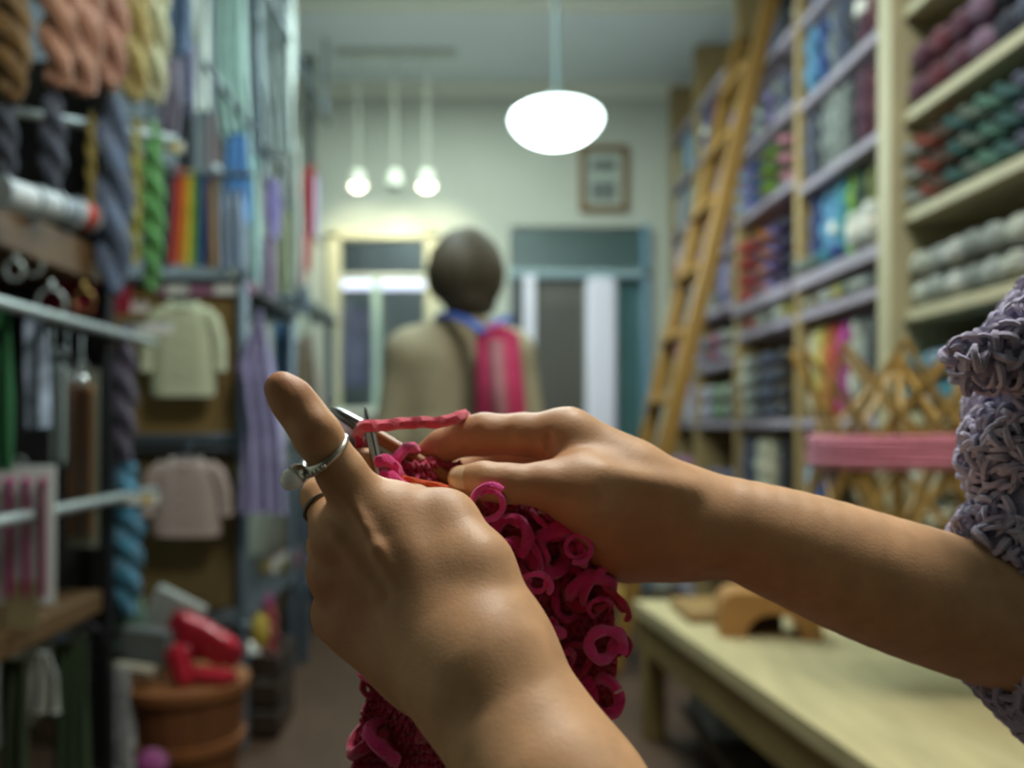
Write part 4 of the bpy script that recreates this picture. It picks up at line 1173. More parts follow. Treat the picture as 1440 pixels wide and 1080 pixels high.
def pack(label, px, py, d, sz, rot):
    p = P(px, py, d)
    e = thing('yarn_packet', label, 'packet', tuple(p), 'contents of the bushel basket')
    R = np.array(Matrix.Rotation(rot[2], 3, 'Z') @ Matrix.Rotation(rot[1], 3, 'Y') @ Matrix.Rotation(rot[0], 3, 'X'))
    def fn(d_): return 1 / max(abs(d_[0]) ** 5 + abs(d_[1]) ** 5 + abs(d_[2]) ** 5, .2) ** .2 * (1 + .03 * math.sin(9 * d_[0] + 4 * d_[2]))
    MB().ellipsoid(p, (sz[0] / 2, sz[1] / 2, sz[2] / 2), 22, 14, R, fn).build('wrapper', REDP, e)
    for sg in (-1, 1):
        MB().box(p + R @ np.array([sg * sz[0] * .53, 0, 0]), (.03, sz[1] * .12, sz[2] * .8), R, .003).build('crimped_end', REDP, e)
pack('big glossy red packet lying on top of the basket', 288, 900, 2.46, (.19, .045, .10), (.3, .55, .1))
pack('narrow red packet standing below the big one in the basket', 254, 935, 2.42, (.04, .035, .12), (0, -.25, 0))
pack('dull red packet end at the basket rim', 296, 950, 2.44, (.12, .04, .04), (.2, .1, 0))
# floral cards pinned at the foot of the black rack
drape('printed_card_strip', 'white floral printed strip hanging at the basket side', 'card', [(940, 150, 180), (1010, 152, 190), (1085, 154, 192)], 2.38, mat('floral_print', 'a9adb0', .7, noise=.6, nscale=30), 1, .006)
ball('magenta pink yarn ball on the floor before the bushel basket', tuple(P(214, 1075, 2.3)), .045, 'a83a8a', 'floor balls')
# ------------------------------------------------------------ shopper seen from behind
def shopper():
    D0 = 2.78
    org = np.array([-.03, D0, 0.0])
    e = thing('person', 'shopper seen from behind in a grey beige jumper with short dark hair', 'person', tuple(org))
    def q(x, y, z): return org + np.array([x * .9, y, z])
    SK = mat('shopper_skin', 'c39a78', .5, sss=.15)
    fl = Field(q(-.42, -.36, -.02), q(.42, .42, 1.80), .009)
    B = fl.new()
    c = lambda a, ra, b, rb, k=.03, flat=None, D=None, sub=False: fl.cone(B if D is None else D, q(*a), ra, q(*b), rb, k, flat, sub, margin=.06)
    # head, neck
    def head(D):
        fl.cone(D, q(.02, .03, 1.63), .095, q(.02, .005, 1.60), .095, .03, None, False, .06)
        fl.cone(D, q(.025, .075, 1.56), .05, q(.03, .085, 1.53), .04, .03, None, False, .06)
        fl.cone(D, q(.03, .135, 1.59), .012, q(.03, .13, 1.565), .016, .02, None, False, .06)     # nose
        for sg in (-1, 1): fl.cone(D, q(.02 + sg * .098, .03, 1.60), .022, q(.02 + sg * .098, .025, 1.57), .016, .015, None, False, .06)
        for sg in (-1, 1): fl.cone(D, q(.028 + sg * .035, .112, 1.605), .008, q(.028 + sg * .035, .112, 1.605), .008, .015, None, True, .06)
        fl.cone(D, q(.01, .122, 1.538), .004, q(.05, .122, 1.538), .004, .01, None, True, .06)    # mouth
    head(B)
    c((.01, .01, 1.40), .062, (.015, .01, 1.54), .055)
    # trunk
    for sg in (-1, 1):
        c((sg * .085, .02, 1.30), .095, (sg * .07, .02, 1.08), .09, .05)
        c((sg * .07, .02, 1.08), .09, (sg * .08, .01, .93), .105, .05)
        c((sg * .03, .0, 1.395), .055, (sg * .175, .01, 1.335), .062, .05)
        # arms bent forward
        sx = sg * .205
        c((sg * .18, .01, 1.335), .062, (sg * .245, .0, 1.06), .045, .04)
        c((sg * .245, .0, 1.06), .043, (sg * .17, .22, 1.02), .030, .02)
        c((sg * .17, .22, 1.02), .030, (sg * .13, .29, 1.02), .034, .02, None)
        for k in range(4):
            c((sg * (.10 + .017 * k), .30, 1.03 - .006 * k), .011, (sg * (.09 + .015 * k), .36, 1.01 - .006 * k), .009, .006)
        c((sg * .15, .27, 1.04), .012, (sg * .11, .31, 1.06), .010, .01)
        # legs
        c((sg * .09, .01, .92), .098, (sg * .10, .02, .50), .062, .04)
        c((sg * .10, .01, .50), .060, (sg * .105, -.01, .10), .042, .03)
        c((sg * .105, -.02, .05), .045, (sg * .12, .14, .035), .034, .03)
    obj('body', fl.mesh(B, 'body', SK, None, org), e)
    # jumper
    S = fl.new()
    c2 = lambda a, ra, b, rb, k=.04: fl.cone(S, q(*a), ra, q(*b), rb, k, None, False, .06)
    for sg in (-1, 1):
        c2((sg * .09, .02, 1.30), .118, (sg * .075, .02, 1.05), .118)
        c2((sg * .075, .02, 1.05), .118, (sg * .08, .02, .90), .125)
        c2((sg * .03, .0, 1.395), .070, (sg * .165, .01, 1.335), .085)
        c2((sg * .18, .01, 1.335), .082, (sg * .245, .0, 1.05), .066)
        c2((sg * .245, .0, 1.05), .064, (sg * .17, .21, 1.02), .042)
    c2((.01, .01, 1.36), .075, (.012, .01, 1.425), .070)
    fl.cone(S, q(.014, .01, 1.44), .056, q(.016, .01, 1.55), .056, .01, None, True, .06)
    JM = mat('grey_beige_jumper', '9a947a', .9, noise=.12, nscale=30, bump=.4, bscale=120)
    jm = obj('jumper', fl.mesh(S, 'jumper', JM, None, org), e)
    T = fl.new()
    c3 = lambda a, ra, b, rb, k=.03: fl.cone(T, q(*a), ra, q(*b), rb, k, None, False, .06)
    for sg in (-1, 1):
        c3((sg * .08, .01, .93), .112, (sg * .09, .01, .86), .108)
        c3((sg * .09, .01, .88), .106, (sg * .10, .02, .50), .075)
        c3((sg * .10, .02, .50), .075, (sg * .105, -.01, .10), .062)
    obj('trousers', fl.mesh(T, 'trousers', mat('dark_trousers', '2a2d35', .85), None, org), e)
    for sg in (-1, 1):
        MB().ellipsoid(q(sg * .115, .055, .045), (.052, .14, .045), 18, 10).build('shoe', mat('dark_shoe', '1e1a18', .5), e)
    # short dark bob
    Hh = fl.new()
    h = lambda a, ra, b, rb, k=.03, sub=False: fl.cone(Hh, q(*a), ra, q(*b), rb, k, None, sub, .06)
    h((.02, .02, 1.635), .112, (.02, -.01, 1.60), .115)
    h((.02, -.02, 1.58), .108, (.025, -.025, 1.53), .085)
    h((.075, .01, 1.58), .06, (.085, .0, 1.50), .038)
    h((-.04, .0, 1.58), .06, (-.045, -.01, 1.55), .04)
    h((.03, .16, 1.58), .07, (.03, .15, 1.48), .07, .02, True)
    hair = obj('hair', fl.mesh(Hh, 'hair', mat('dark_hair', '4b4637', .6, noise=.3, nscale=60, stretch=(1, 1, .1), bump=.5, bscale=120), None, org), e)
    lk = MB()
    hc = q(.02, -.005, 1.615)
    for i in range(90):
        a = PI + (i / 89) * PI + .0          # round the back and the sides
        a = PI * .93 + (i / 89) * PI * 1.14
        pts = []
        for t in np.linspace(.08, 1, 10):
            ph = t * 2.1
            r = np.array([.124 * math.sin(ph) * math.cos(a), .128 * math.sin(ph) * math.sin(a), .128 * math.cos(ph) - .035 * t])
            pts.append(hc + r * (1 - .06 * max(0, t - .75) * 4) + rng.normal(size=3) * .0015)
        lk.tube(pts, np.linspace(.006, .0045, 10) * rng.uniform(.7, 1.3), 5)
    ho = lk.build('hair_locks', MATS['dark_hair'], hair, org=org); ho['kind'] = 'stuff'
    return org
po_ = shopper()
# pink sling bag on blue straps
PKB = mat('pink_bag_cloth', 'b8325f', .75, noise=.15, nscale=20)
PKG = mat('dusty_pink_panel', 'a9727a', .75, noise=.15, nscale=20)
BLU = mat('blue_strap', '2f4f9c', .7)
bag = thing('backpack', 'pink backpack with blue straps on the back of the shopper', 'bag', (.09, 2.63, 1.4))
def bagp(x0, x1, z0, z1, y, bul, m, nm):
    G = []
    for i, z in enumerate(np.linspace(z1, z0, 14)):
        k = i / 13
        sp = 1 + .35 * k
        row = []
        for t in np.linspace(0, 1, 12):
            xm = (x0 + x1) / 2
            row.append((xm + (t - .5) * (x1 - x0) * sp + .02 * k, y - bul * math.sin(PI * t) ** .6 * math.sin(PI * min(max(k, .06), .94)) ** .5 - .05 * (1 - abs(k - .4)), z))
        G.append(row)
    return MB().grid(G, .03).build(nm, m, bag)
bagp(.02, .15, .92, 1.385, 2.64, .05, PKB, 'bag_body')
bagp(.055, .105, .94, 1.36, 2.615, .05, PKG, 'front_panel')
MB().box((.095, 2.50, 1.05), (.09, .03, .11), bev=.012).build('pocket', PKB, bag)
MB().tube([(.03, 2.60, 1.375), (.06, 2.585, 1.392), (.09, 2.58, 1.398), (.13, 2.60, 1.38)], .014, 8).build('top_gather', PKB, bag)
def strap(pts):
    m_ = MB()
    for a, b in zip(pts[:-1], pts[1:]): m_.beam(a, b, .026, .010, (0, -1, .4), .003)
    return m_.build('strap', BLU, bag)
strap([(.045, 2.575, 1.385), (.00, 2.635, 1.425), (-.06, 2.685, 1.452), (-.10, 2.74, 1.455), (-.13, 2.82, 1.42)])
strap([(.05, 2.575, 1.385), (.09, 2.64, 1.425), (.125, 2.69, 1.440), (.14, 2.76, 1.44), (.14, 2.84, 1.40)])
# ------------------------------------------------------------ the knitter: two arms with hands, sleeve, rings
SKIN = mat('skin', 'cfa27a', 0.5, noise=0.16, nscale=70, bump=0.10, bscale=700, sss=0.15, flush=True)
NAIL = mat('nail', 'e6bf9c', 0.3, sss=0.1)

def J(px, py, d, rpx):
    return (P(px, py, d), rpx * d / F)

def chain(fl, D, js, k, flat=None):
    for a, b in zip(js[:-1], js[1:]):
        fl.cone(D, a[0], a[1], b[0], b[1], k, flat)

knitter = thing('person', 'person knitting with bare forearms and a fluffy lilac sleeve, hands holding needles', 'person', (0.0, 0.40, 0.95))
KORG = tuple(knitter['_org'])

# ---- the hand seen from its back, index finger raised
def hand_pointing():
    pts = [J(1010, 1420, .30, 150), J(370, 520, .38, 30), J(430, 900, .48, 60), J(700, 660, .48, 40)]
    A = np.array([p[0] for p in pts])
    fl = Field(A.min(0) - .045, A.max(0) + .045, 0.0017)
    palm = fl.new()
    # forearm and wrist
    e, m_, wr = J(1010, 1420, .29, 148), J(800, 1130, .345, 106), J(672, 930, .383, 74)
    fl.cone(palm, *e, *m_, .01); fl.cone(palm, *m_, *wr, .01)
    fl.cone(palm, *J(790, 1110, .352, 96), *J(696, 902, .388, 62), .015)
    fl.cone(palm, *J(745, 1110, .345, 90), *J(640, 955, .385, 55), .015)
    fl.cone(palm, *J(612, 968, .378, 27), *J(640, 1000, .375, 30), .02)       # ulnar knob
    # metacarpals
    idx, mid, rin, pin = J(506, 706, .405, 32), J(474, 752, .410, 32), J(468, 806, .417, 31), J(474, 864, .426, 29)
    for c0, mc in (((645, 862, .392, 46), idx), ((622, 886, .392, 46), mid), ((604, 905, .396, 44), rin), ((592, 925, .402, 40), pin)):
        fl.cone(palm, *J(*c0), *mc, .016)
        fl.cone(palm, *J(*c0), *wr, .02)
    fl.cone(palm, *J(505, 885, .418, 34), *J(600, 948, .405, 44), .02)          # outer heel of the hand
    fl.cone(palm, *J(545, 745, .406, 34), *J(640, 830, .400, 50), .018)         # web muscle
    fl.cone(palm, *J(700, 885, .392, 44), *J(668, 795, .397, 46), .016)         # thumb metacarpal
    fl.cone(palm, *J(668, 795, .397, 45), *J(628, 733, .412, 37), .012)
    fl.cone(palm, *J(560, 715, .410, 34), *J(626, 742, .414, 32), .016)
    # tendons and veins on the back
    for a, b in (((494, 706, .3903, 6), (530, 772, .3850, 5)), ((530, 772, .3850, 5), (600, 892, .3850, 5)), ((474, 757, .3960, 6), (535, 830, .3885, 5)), ((535, 830, .3885, 5), (600, 900, .389, 5)), ((470, 812, .4035, 5), (540, 862, .3945, 5))):
        fl.cone(palm, *J(*a), *J(*b), .006)
        
    # knuckle dents beside the tendon
    fl.cone(palm, *J(478, 690, .3905, 4), *J(482, 700, .3905, 4), .005, sub=True)
    D = palm.copy()
    fingers = [
        [idx, J(482, 668, .398, 34), J(446, 612, .389, 33), J(424, 580, .385, 30), J(408, 560, .382, 29), J(395, 545, .380, 23)],   # index
        [mid, J(449, 698, .428, 25), J(476, 655, .455, 22), J(512, 648, .462, 19)],
        [rin, J(458, 768, .452, 25), J(500, 735, .47, 22), J(536, 722, .466, 19)],
        [pin, J(470, 826, .46, 23), J(508, 790, .474, 20), J(536, 782, .47, 17)],
        [J(628, 733, .412, 36), J(604, 722, .433, 30), J(585, 709, .447, 26), J(566, 697, .455, 22)],              # thumb
    ]
    for js in fingers:
        Fd = fl.new()
        chain(fl, Fd, js, .004)
        D = np.minimum(D, fl.smin(palm, Fd, .009))
    # creases over the finger joints
    for a, b in (((428, 622, .372, 3), (444, 606, .370, 3)), ((404, 576, .3665, 2.5), (414, 566, .3660, 2.5))):
        fl.cone(D, *J(*a), *J(*b), .0035, sub=True)
    fl.cone(D, *J(446, 600, .379, 16), *J(440, 604, .379, 16), .010)
    fl_ = [(P(395, 540, .375), .016, .55), (P(440, 605, .372), .012, .35), (P(480, 694, .394), .013, .4), (P(470, 850, .41), .05, .6),
           (P(520, 930, .40), .03, .5), (P(600, 700, .43), .015, .3)]
    return fl.mesh(D, 'arm', SKIN, fl_, KORG)

# ---- the hand seen from its thumb side, laying the yarn over the needle
def hand_pinching():
    pts = [J(1640, 940, .47, 110), J(590, 570, .54, 30), J(700, 830, .43, 40), J(900, 560, .43, 10)]
    A = np.array([p[0] for p in pts])
    fl = Field(A.min(0) - .045, A.max(0) + .05, 0.0018)
    palm = fl.new()
    wr = J(1005, 735, .480, 56)
    kx = np.array([1000, 1118, 1233, 1349, 1440, 1640.]); ky = np.array([731, 771, 816, 853, 882, 945.]); kr = np.array([65, 82, 93, 97, 98, 108.])
    xs = np.linspace(1000, 1640, 24)
    sm = lambda v: np.convolve(np.pad(np.interp(xs, kx, v), 2, 'reflect', reflect_type='odd'), np.ones(5) / 5, 'valid')
    secs = [J(x, y, .478, r) for x, y, r in zip(xs, sm(ky), sm(kr))]
    for a, b in zip(secs[:-1], secs[1:]):
        fl.cone(palm, *a, *b, .0008)
        fl.cone(palm, *J(1070, 760, .487, 44), *J(960, 740, .490, 48), .008)
    idx, mid, rin, pin = J(797, 616, .476, 35), J(806, 650, .500, 34), J(822, 690, .520, 32), J(842, 730, .533, 30)
    for c0, mc in (((935, 694, .474, 44), idx), ((940, 712, .49, 46), mid), ((940, 725, .50, 46), rin), ((935, 745, .508, 42), pin)):
        fl.cone(palm, *J(*c0), *mc, .018)
        fl.cone(palm, *J(*c0), *wr, .006)
    fl.cone(palm, *J(885, 656, .472, 34), *J(800, 617, .474, 32), .012)
    fl.cone(palm, *J(955, 742, .470, 50), *J(872, 744, .474, 54), .02)          # ball of the thumb
    fl.cone(palm, *J(872, 744, .474, 50), *J(815, 696, .452, 40), .018)
    fl.cone(palm, *J(905, 690, .466, 40), *J(818, 684, .450, 38), .018)
    fl.cone(palm, *J(880, 770, .492, 44), *J(960, 768, .492, 36), .02)          # heel
    fl.cone(palm, *J(850, 740, .500, 40), *J(870, 690, .485, 44), .02)
    # tendon along the thumb and wrist, hollow between the tendons
    fl.cone(palm, *J(850, 668, .440, 5), *J(968, 690, .455, 5), .012)
    
    
    D = palm.copy()
    fingers = [
        [idx, J(735, 611, .478, 29), J(680, 611, .478, 29), J(655, 614, .480, 26), J(622, 628, .483, 23), J(600, 639, .485, 19)],
        [mid, J(705, 640, .512, 27), J(650, 668, .505, 23), J(628, 688, .498, 20)],
        [rin, J(728, 690, .535, 26), J(690, 735, .525, 22), J(702, 752, .508, 20)],
        [pin, J(752, 738, .545, 24), J(725, 775, .532, 20), J(735, 790, .515, 18)],
        [J(815, 690, .450, 38), J(765, 682, .443, 31), J(712, 680, .440, 27), J(680, 676, .440, 26), J(648, 673, .443, 19)],
    ]
    for js in fingers:
        Fd = fl.new()
        chain(fl, Fd, js, .004)
        D = np.minimum(D, fl.smin(palm, Fd, .010))
    for a, b in (((668, 628, .4665, 3), (672, 606, .4655, 3)), ((712, 690, .4275, 2.5), (716, 668, .428, 2.5)), ((722, 690, .4275, 2), (726, 668, .428, 2)),
                 ((712, 632, .466, 3), (716, 606, .466, 3)), ((770, 640, .463, 3), (772, 610, .463, 3))):
        fl.cone(D, *J(*a), *J(*b), .003, sub=True)
    fl_ = [(P(600, 639, .48), .02, .7), (P(690, 635, .47), .03, .5), (P(760, 640, .465), .025, .5), (P(715, 690, .43), .014, .35),
           (P(650, 690, .44), .012, .4), (P(880, 770, .47), .035, .7), (P(760, 720, .44), .03, .5), (P(1000, 800, .46), .03, .3)]
    return fl.mesh(D, 'arm', SKIN, fl_, KORG)

armL = obj('arm', hand_pointing(), knitter)
armR = obj('arm', hand_pinching(), knitter)
armL['label'] = 'arm whose hand is seen from its back, index finger raised'
armR['label'] = 'arm reaching in from the sleeve, thumb and index finger pinching'

# thumb nail (curved plate) and index nail
def nail(c, long, nrm, rl, rw, rh=.0012):
    long = np.asarray(long, float) / np.linalg.norm(long)
    nrm = np.asarray(nrm, float) - np.dot(nrm, long) * long
    nrm /= np.linalg.norm(nrm)
    side = np.cross(nrm, long)
    G = []
    for i in range(9):
        u = -1 + 2 * i / 8
        row = []
        wd = rw * (1 - .45 * max(0, u) ** 3 - .25 * max(0, -u) ** 3)
        for j in range(7):
            a = (-1 + 2 * j / 6) * 1.0
            row.append(np.asarray(c) + long * rl * u * (1 - .12 * abs(a)) + side * wd * math.sin(a) * 1.18 + nrm * (rw * .75 * (math.cos(a) - 1) - .0016 * u * u * .6))
        G.append(row)
    return MB().grid(G, .0007, nrm).build('nail', NAIL, knitter)
nd = P(648, 673, .443) - P(712, 680, .440)
nail(P(651, 671, .4352), nd, P(660, 560, .30) - P(651, 671, .443), .0072, .0058)

# ---- fluffy sleeve
FLEECE = mat('lilac_fleece', 'b4aecb', 0.95, noise=0.25, nscale=60, bump=0.5, bscale=300, sheen=0.4)
def sleeve():
    pts = [P(1330, 380, .45), P(1800, 1020, .62), P(1800, 300, .42)]
    A = np.array(pts)
    fl = Field(A.min(0) - .03, A.max(0) + .03, 0.004)
    D = fl.new()
    el, up = J(1610, 880, .49, 205), J(1640, 560, .50, 215)
    fl.cone(D, *el, *up, .03)
    fl.cone(D, *up, *J(1700, 380, .46, 170), .03)
    fl.cone(D, *J(1428, 858, .48, 72), *J(1560, 890, .48, 140), .04)
    fl.cone(D, *J(1378, 508, .47, 30), *J(1500, 470, .47, 62), .02)      # turned roll at the top
    fl.cone(D, *J(1425, 640, .485, 55), *J(1500, 620, .485, 100), .03)
    fl.cone(D, *J(1400, 770, .475, 40), *J(1500, 780, .48, 90), .03)
    fl.cone(D, *J(1440, 935, .475, 40), *J(1540, 950, .48, 90), .03)
    fl.cone(D, *J(1240, 812, .478, 74), *J(1435, 866, .478, 84), .006, sub=True)   # cuff opening
    return fl, D
fl, D = sleeve()
sme = fl.mesh(D, 'sleeve', FLEECE, None, KORG)
slv = obj('sleeve', sme, knitter)
slv['label'] = 'fluffy lilac grey curly sleeve'
# curls of the fleece: short bent tufts all over the sleeve
sv = np.array([v.co[:] for v in sme.vertices]) + np.asarray(KORG)
sn = np.array([v.normal[:] for v in sme.vertices])
keep = np.arange(len(sv))
tuft = MB()
for i in rng.choice(keep, 7500):
    c, n = sv[i], sn[i]
    s, u = frame_of(n)
    a0, R = rng.uniform(0, 2 * PI), rng.uniform(.003, .0065)
    th = np.linspace(0, rng.uniform(2.6, 4.6), 8)
    dirv = s * math.cos(a0) + u * math.sin(a0)
    path = [c + dirv * R * (math.cos(t) - 1) + n * (R * .9 * math.sin(t) + .001) + np.cross(n, dirv) * .0012 * t for t in th]
    tuft.tube(path, np.linspace(.0023, .0012, 8) * rng.uniform(.7, 1.35), 5)
tf = tuft.build('fleece_curls', FLEECE, slv, org=KORG)
tf['kind'] = 'stuff'

# ---- rings
SILVER = mat('silver', 'c9c6c0', 0.28, metal=1.0, noise=0.15, nscale=200)
OLD = mat('dark_silver', '6d6862', 0.35, metal=1.0)
PEARL = mat('pearl', 'ffffff', 0.22, coat=0.6)
def band_ring(c, axis, R, r, pear=None, flat=1.0):
    axis = np.asarray(axis, float); axis /= np.linalg.norm(axis)
    s, u = frame_of(axis)
    return axis, s, u
ctr = P(456, 638, .3925)
axis = P(434, 592, .386) - P(492, 690, .402)
axis = axis / np.linalg.norm(axis)
axis = axis + 0.16 * np.array([-1, 0, -.4]); axis /= np.linalg.norm(axis)
leftv = P(408, 652, .385) - ctr
leftv -= np.dot(leftv, axis) * axis; leftv /= np.linalg.norm(leftv)
otherv = np.cross(axis, leftv)
ring = thing('ring', 'silver ring with a round white pearl on the raised index finger', 'ring', tuple(ctr))
an = np.linspace(0, 2 * PI, 49)[:-1]
path = [ctr + leftv * .0122 * math.cos(a) + otherv * .0122 * math.sin(a) for a in an]
rad = [.0016 + .0013 * max(0, math.cos(a)) ** 1.2 for a in an]
MB().tube(path, rad, 10, closed=True).build('band', SILVER, ring)
bd = MB()
for k in range(-7, 8):                     # beading on the shoulders of the band
    if abs(k) < 2: continue
    a = k * .16
    bd.ellipsoid(ctr + (leftv * math.cos(a) + otherv * math.sin(a)) * .0147, (.0013,) * 3, 8, 6)
bd.build('beading', SILVER, ring)
pc = ctr + leftv * .0172 + np.array([0, -.003, .002])
MB().lathe([(.0022, -.004), (.0040, -.0025), (.0049, -.0005), (.0051, .0005), (.0046, .0008), (.004, -.0005)], pc - leftv * .0012, 20, leftv).build('setting', SILVER, ring)
MB().ellipsoid(pc + leftv * .0025, (.0052,) * 3, 20, 14).build('pearl', PEARL, ring)
c2 = P(456, 715, .422)
ax2 = P(449, 698, .428) - P(474, 752, .410); ax2 /= np.linalg.norm(ax2)
s2, u2 = frame_of(ax2)
tag(MB().tube([c2 + (s2 * math.cos(a) + u2 * math.sin(a)) * .0099 for a in an], .0011, 8, closed=True).build('ring', OLD, org=c2),
    'thin dark silver ring on the bent middle finger', 'ring')

# ---- needles
BAMBOO = mat('bamboo', '9a6330', 0.45, noise=0.2, nscale=60, stretch=(1, 1, 1), coat=0.2)
STEEL = mat('needle_steel', 'a8adb0', 0.25, metal=1.0)
def rod(mb, a, b, r0, r1, n=12):
    a, b = np.asarray(a, float), np.asarray(b, float)
    return mb.tube([a + (b - a) * t for t in (0, .02, .5, .98, 1)], [r0 * .9, r0, (r0 + r1) / 2, r1, r1 * .9], n)
na, nb = P(760, 752, .474), P(466, 574, .474)
nv = nb - na
nd1 = thing('knitting_needle', 'wooden knitting needle with steel tip pinched under the thumb', 'needle', tuple(na))
rod(MB(), na, na + nv * .86, .0040, .0038).build('shaft', BAMBOO, nd1)
MB().tube([na + nv * t for t in (.86, .862, .93, .97, .995, 1.0)], [.0041, .0043, .0036, .0026, .0010, .0003], 12).build('tip', STEEL, nd1)
nc, ne = P(548, 735, .452), P(513, 571, .458)
nw = ne - nc
nd2 = thing('knitting_needle', 'slim steel knitting needle with its sharp point standing up behind the index finger', 'needle', tuple(nc))
MB().tube([nc + nw * t for t in (0, .3, .75, .8)], [.0029, .0029, .0029, .0028], 12).build('shaft', STEEL, nd2)
MB().tube([nc + nw * t for t in (.8, .88, .96, .995, 1.0)], [.0028, .0020, .0010, .0005, .0002], 12).build('tip', STEEL, nd2)

# ---- the knitting
PINK = mat('magenta_yarn', 'e62a84', 0.9, noise=0.22, nscale=120, bump=0.6, bscale=900, sheen=0.5)
RED = mat('crimson_yarn', 'c0124c', 0.9, noise=0.3, nscale=90, bump=0.6, bscale=900, sheen=0.4)
CORAL = mat('coral_yarn', 'e2506a', 0.9, noise=0.15, nscale=150, bump=0.6, bscale=900, sheen=0.5)
knit = thing('knitting', 'half-made magenta knitting with loopy curls hanging from the needles', 'knitting', tuple(P(680, 800, .47)))
rows = [(640, 548, 640), (680, 560, 672), (720, 570, 760), (780, 560, 846), (850, 548, 862), (920, 535, 868), (990, 512, 862), (1060, 500, 850), (1150, 480, 850)]
ry = [r[0] for r in rows]
def edge(y): return np.interp(y, ry, [r[1] for r in rows]), np.interp(y, ry, [r[2] for r in rows])
def depth(x, y): return .474 + .005 * math.sin(x / 34.0 + y / 90.0) + .004 * math.sin(x / 17.0 - y / 60.0) + max(0, y - 980) * 1e-4
G = []
for y in np.linspace(646, 1150, 50):
    l, r = edge(y)
    G.append([P(x, y + 4 * math.sin(x / 9), depth(x, y)) for x in np.linspace(l, r, 44)])
MB().grid(G, .004).build('knit_fabric', RED, knit)
st = MB()
for i, y in enumerate(np.linspace(655, 1140, 40)):
    l, r = edge(y)
    xs = np.arange(l, r, 3.2)
    st.tube([P(x, y + 5.5 * math.sin(x / 12 * 2 * PI + i * PI), depth(x, y) - .003 - .0014 * math.cos(x / 12 * 4 * PI)) for x in xs], .0017, 5)
so = st.build('stitches', RED, knit); so['kind'] = 'stuff'
# curls: shared meshes, one object each
def curl_mesh(R, r, turns, wob, seed):
    q = np.random.default_rng(seed)
    th = np.linspace(0, turns * 2 * PI, int(26 * turns))
    f = np.linspace(1, .62, len(th))
    ph = q.uniform(0, 6.28)
    path = [(R * k * math.cos(t), wob * R * (t / (2 * PI)) + .12 * R * math.sin(2 * t + ph), R * k * math.sin(t)) for t, k in zip(th, f)]
    return MB().tube(path, r * (1 + .12 * np.sin(th * 5 + ph)), 8, flute=(.12, 3, .9)).mesh('curl', PINK)
curls = [curl_mesh(.0100, .0018, tn, wb, sd) for tn, wb, sd in ((1.15, .5, 1), (1.3, .35, 2), (.95, .6, 3), (1.5, .45, 4), (1.1, .25, 5))]
LITPINK = mat('lit_magenta_yarn', 'ee3f9c', 0.9, noise=0.12, nscale=150, bump=0.6, bscale=900, sheen=0.5)  # the magenta yarn again, its colour lightened to look lit
bright = curl_mesh(.0100, .0017, 1.25, .3, 9); bright.materials[0] = LITPINK
fat = [curl_mesh(.0105, .0031, tn, wb, sd) for tn, wb, sd in ((1.0, .5, 6), (1.2, .4, 7))]
KO = np.array(knit['_org'])
def curl(me, p, rot, s=1.0, red=False):
    o = obj('curl', me, knit, p - KO)
    if red:
        o.material_slots[0].link = 'OBJECT'; o.material_slots[0].material = RED
    o.rotation_euler = rot
    o.scale = (s, s, s)
curl(bright, P(689, 710, .4265), (0.15, -.9, 0.1), 1.0)
curl(bright, P(752, 823, .438), (0.75, .5, 0.2), .85)
curl(bright, P(812, 770, .452), (0.4, 1.9, 0.2), .8)
curl(fat[0], P(786, 780, .462), (0.2, -.5, 0.3), 1.45)
fatb = curl_mesh(.0105, .0031, 1.1, .3, 12); fatb.materials[0] = LITPINK
curl(fatb, P(852, 910, .452), (0.2, .4, 0.3), 1.0)
curl(curls[2], P(845, 858, .462), (0.5, .8, 0.9), .75)
curl(fat[0], P(828, 835, .468), (.9, .3, .8), 1.25)
n = 0
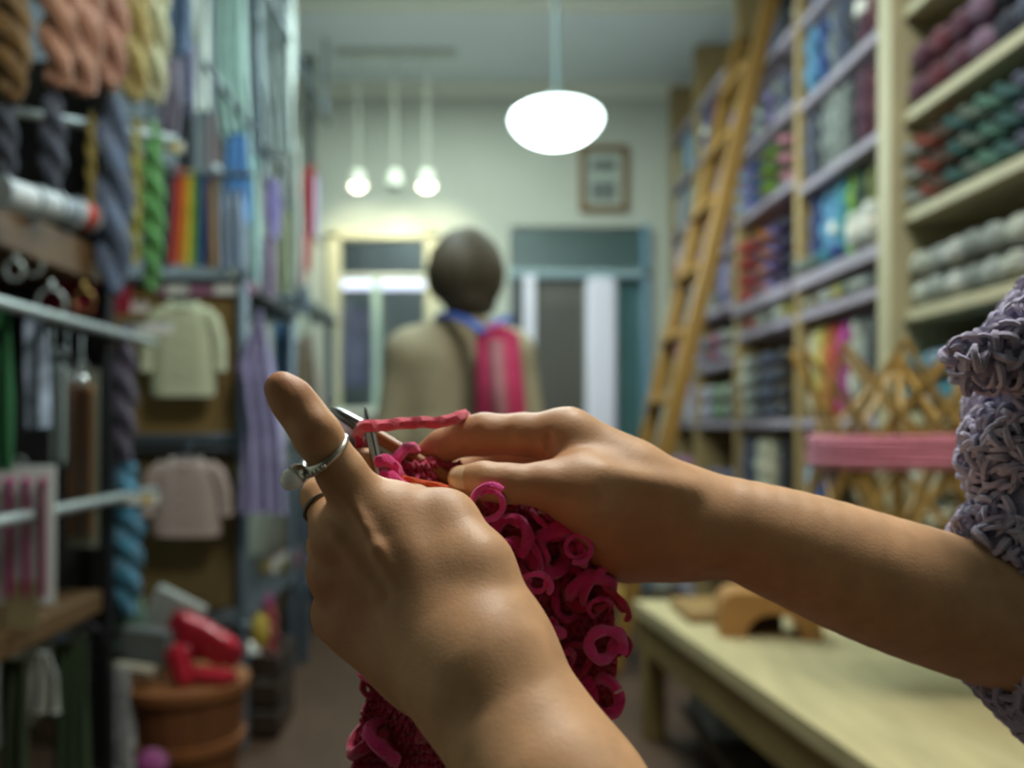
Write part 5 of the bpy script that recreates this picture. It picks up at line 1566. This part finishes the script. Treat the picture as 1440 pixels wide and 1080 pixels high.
while n < 80:
    y = rng.uniform(668, 1110); l, r = edge(y)
    x = rng.uniform(l - 2, r + 4)
    if y < 735 and x > 640 and x < 700: continue
    n += 1
    curl((curls + fat)[int(rng.integers(0, 7))], P(x, y, depth(x, y) - rng.uniform(.002, .012)), tuple(rng.uniform(-1.2, 1.2, 3)), rng.uniform(.55, 1.35), rng.random() < .5)
# stitches on the needles and the working yarn
def loop(name, pts, r, m, mb_n=8):
    pts = [np.asarray(p, float) for p in pts]
    dense = []
    for i in range(len(pts) - 1):
        p0, p1, p2, p3 = pts[max(i - 1, 0)], pts[i], pts[i + 1], pts[min(i + 2, len(pts) - 1)]
        for t in np.linspace(0, 1, 8, endpoint=False):
            dense.append(.5 * ((2 * p1) + (-p0 + p2) * t + (2 * p0 - 5 * p1 + 4 * p2 - p3) * t * t + (-p0 + 3 * p1 - 3 * p2 + p3) * t ** 3))
    dense.append(pts[-1])
    return MB().tube(dense, r, mb_n, flute=(.1, 3, .7)).build(name, m, knit)
loop('stitch', [P(548, 664, .456), P(560, 642, .458), P(572, 630, .464), P(583, 632, .474), P(580, 645, .481), P(572, 655, .480)], .0031, PINK)
loop('stitch', [P(530, 650, .450), P(544, 648, .448), P(556, 660, .452), P(566, 676, .456), P(578, 688, .458)], .0034, PINK)
loop('stitch', [P(536, 668, .448), P(552, 672, .446), P(566, 684, .448), P(580, 690, .452)], .0034, PINK)
loop('stitch', [P(508, 640, .462), P(507, 612, .464), P(512, 598, .456), P(520, 602, .466), P(516, 625, .474)], .0016, RED)
loop('stitch', [P(521, 640, .470), P(520, 605, .474), P(508, 594, .464), P(503, 612, .460), P(504, 642, .466)], .0014, RED)
loop('working_yarn', [P(503, 612, .466), P(512, 599, .453), P(530, 599, .456), P(560, 596, .462), P(590, 594, .464), P(618, 594, .462), P(640, 588, .466), P(652, 584, .478), P(654, 590, .492), P(646, 620, .497)], .0033, CORAL)
loop('working_yarn', [P(566, 672, .452), P(590, 678, .450), P(620, 684, .4475), P(645, 694, .448), P(664, 712, .456)], .0016, mat('orange_yarn', 'e0603c', 0.9))
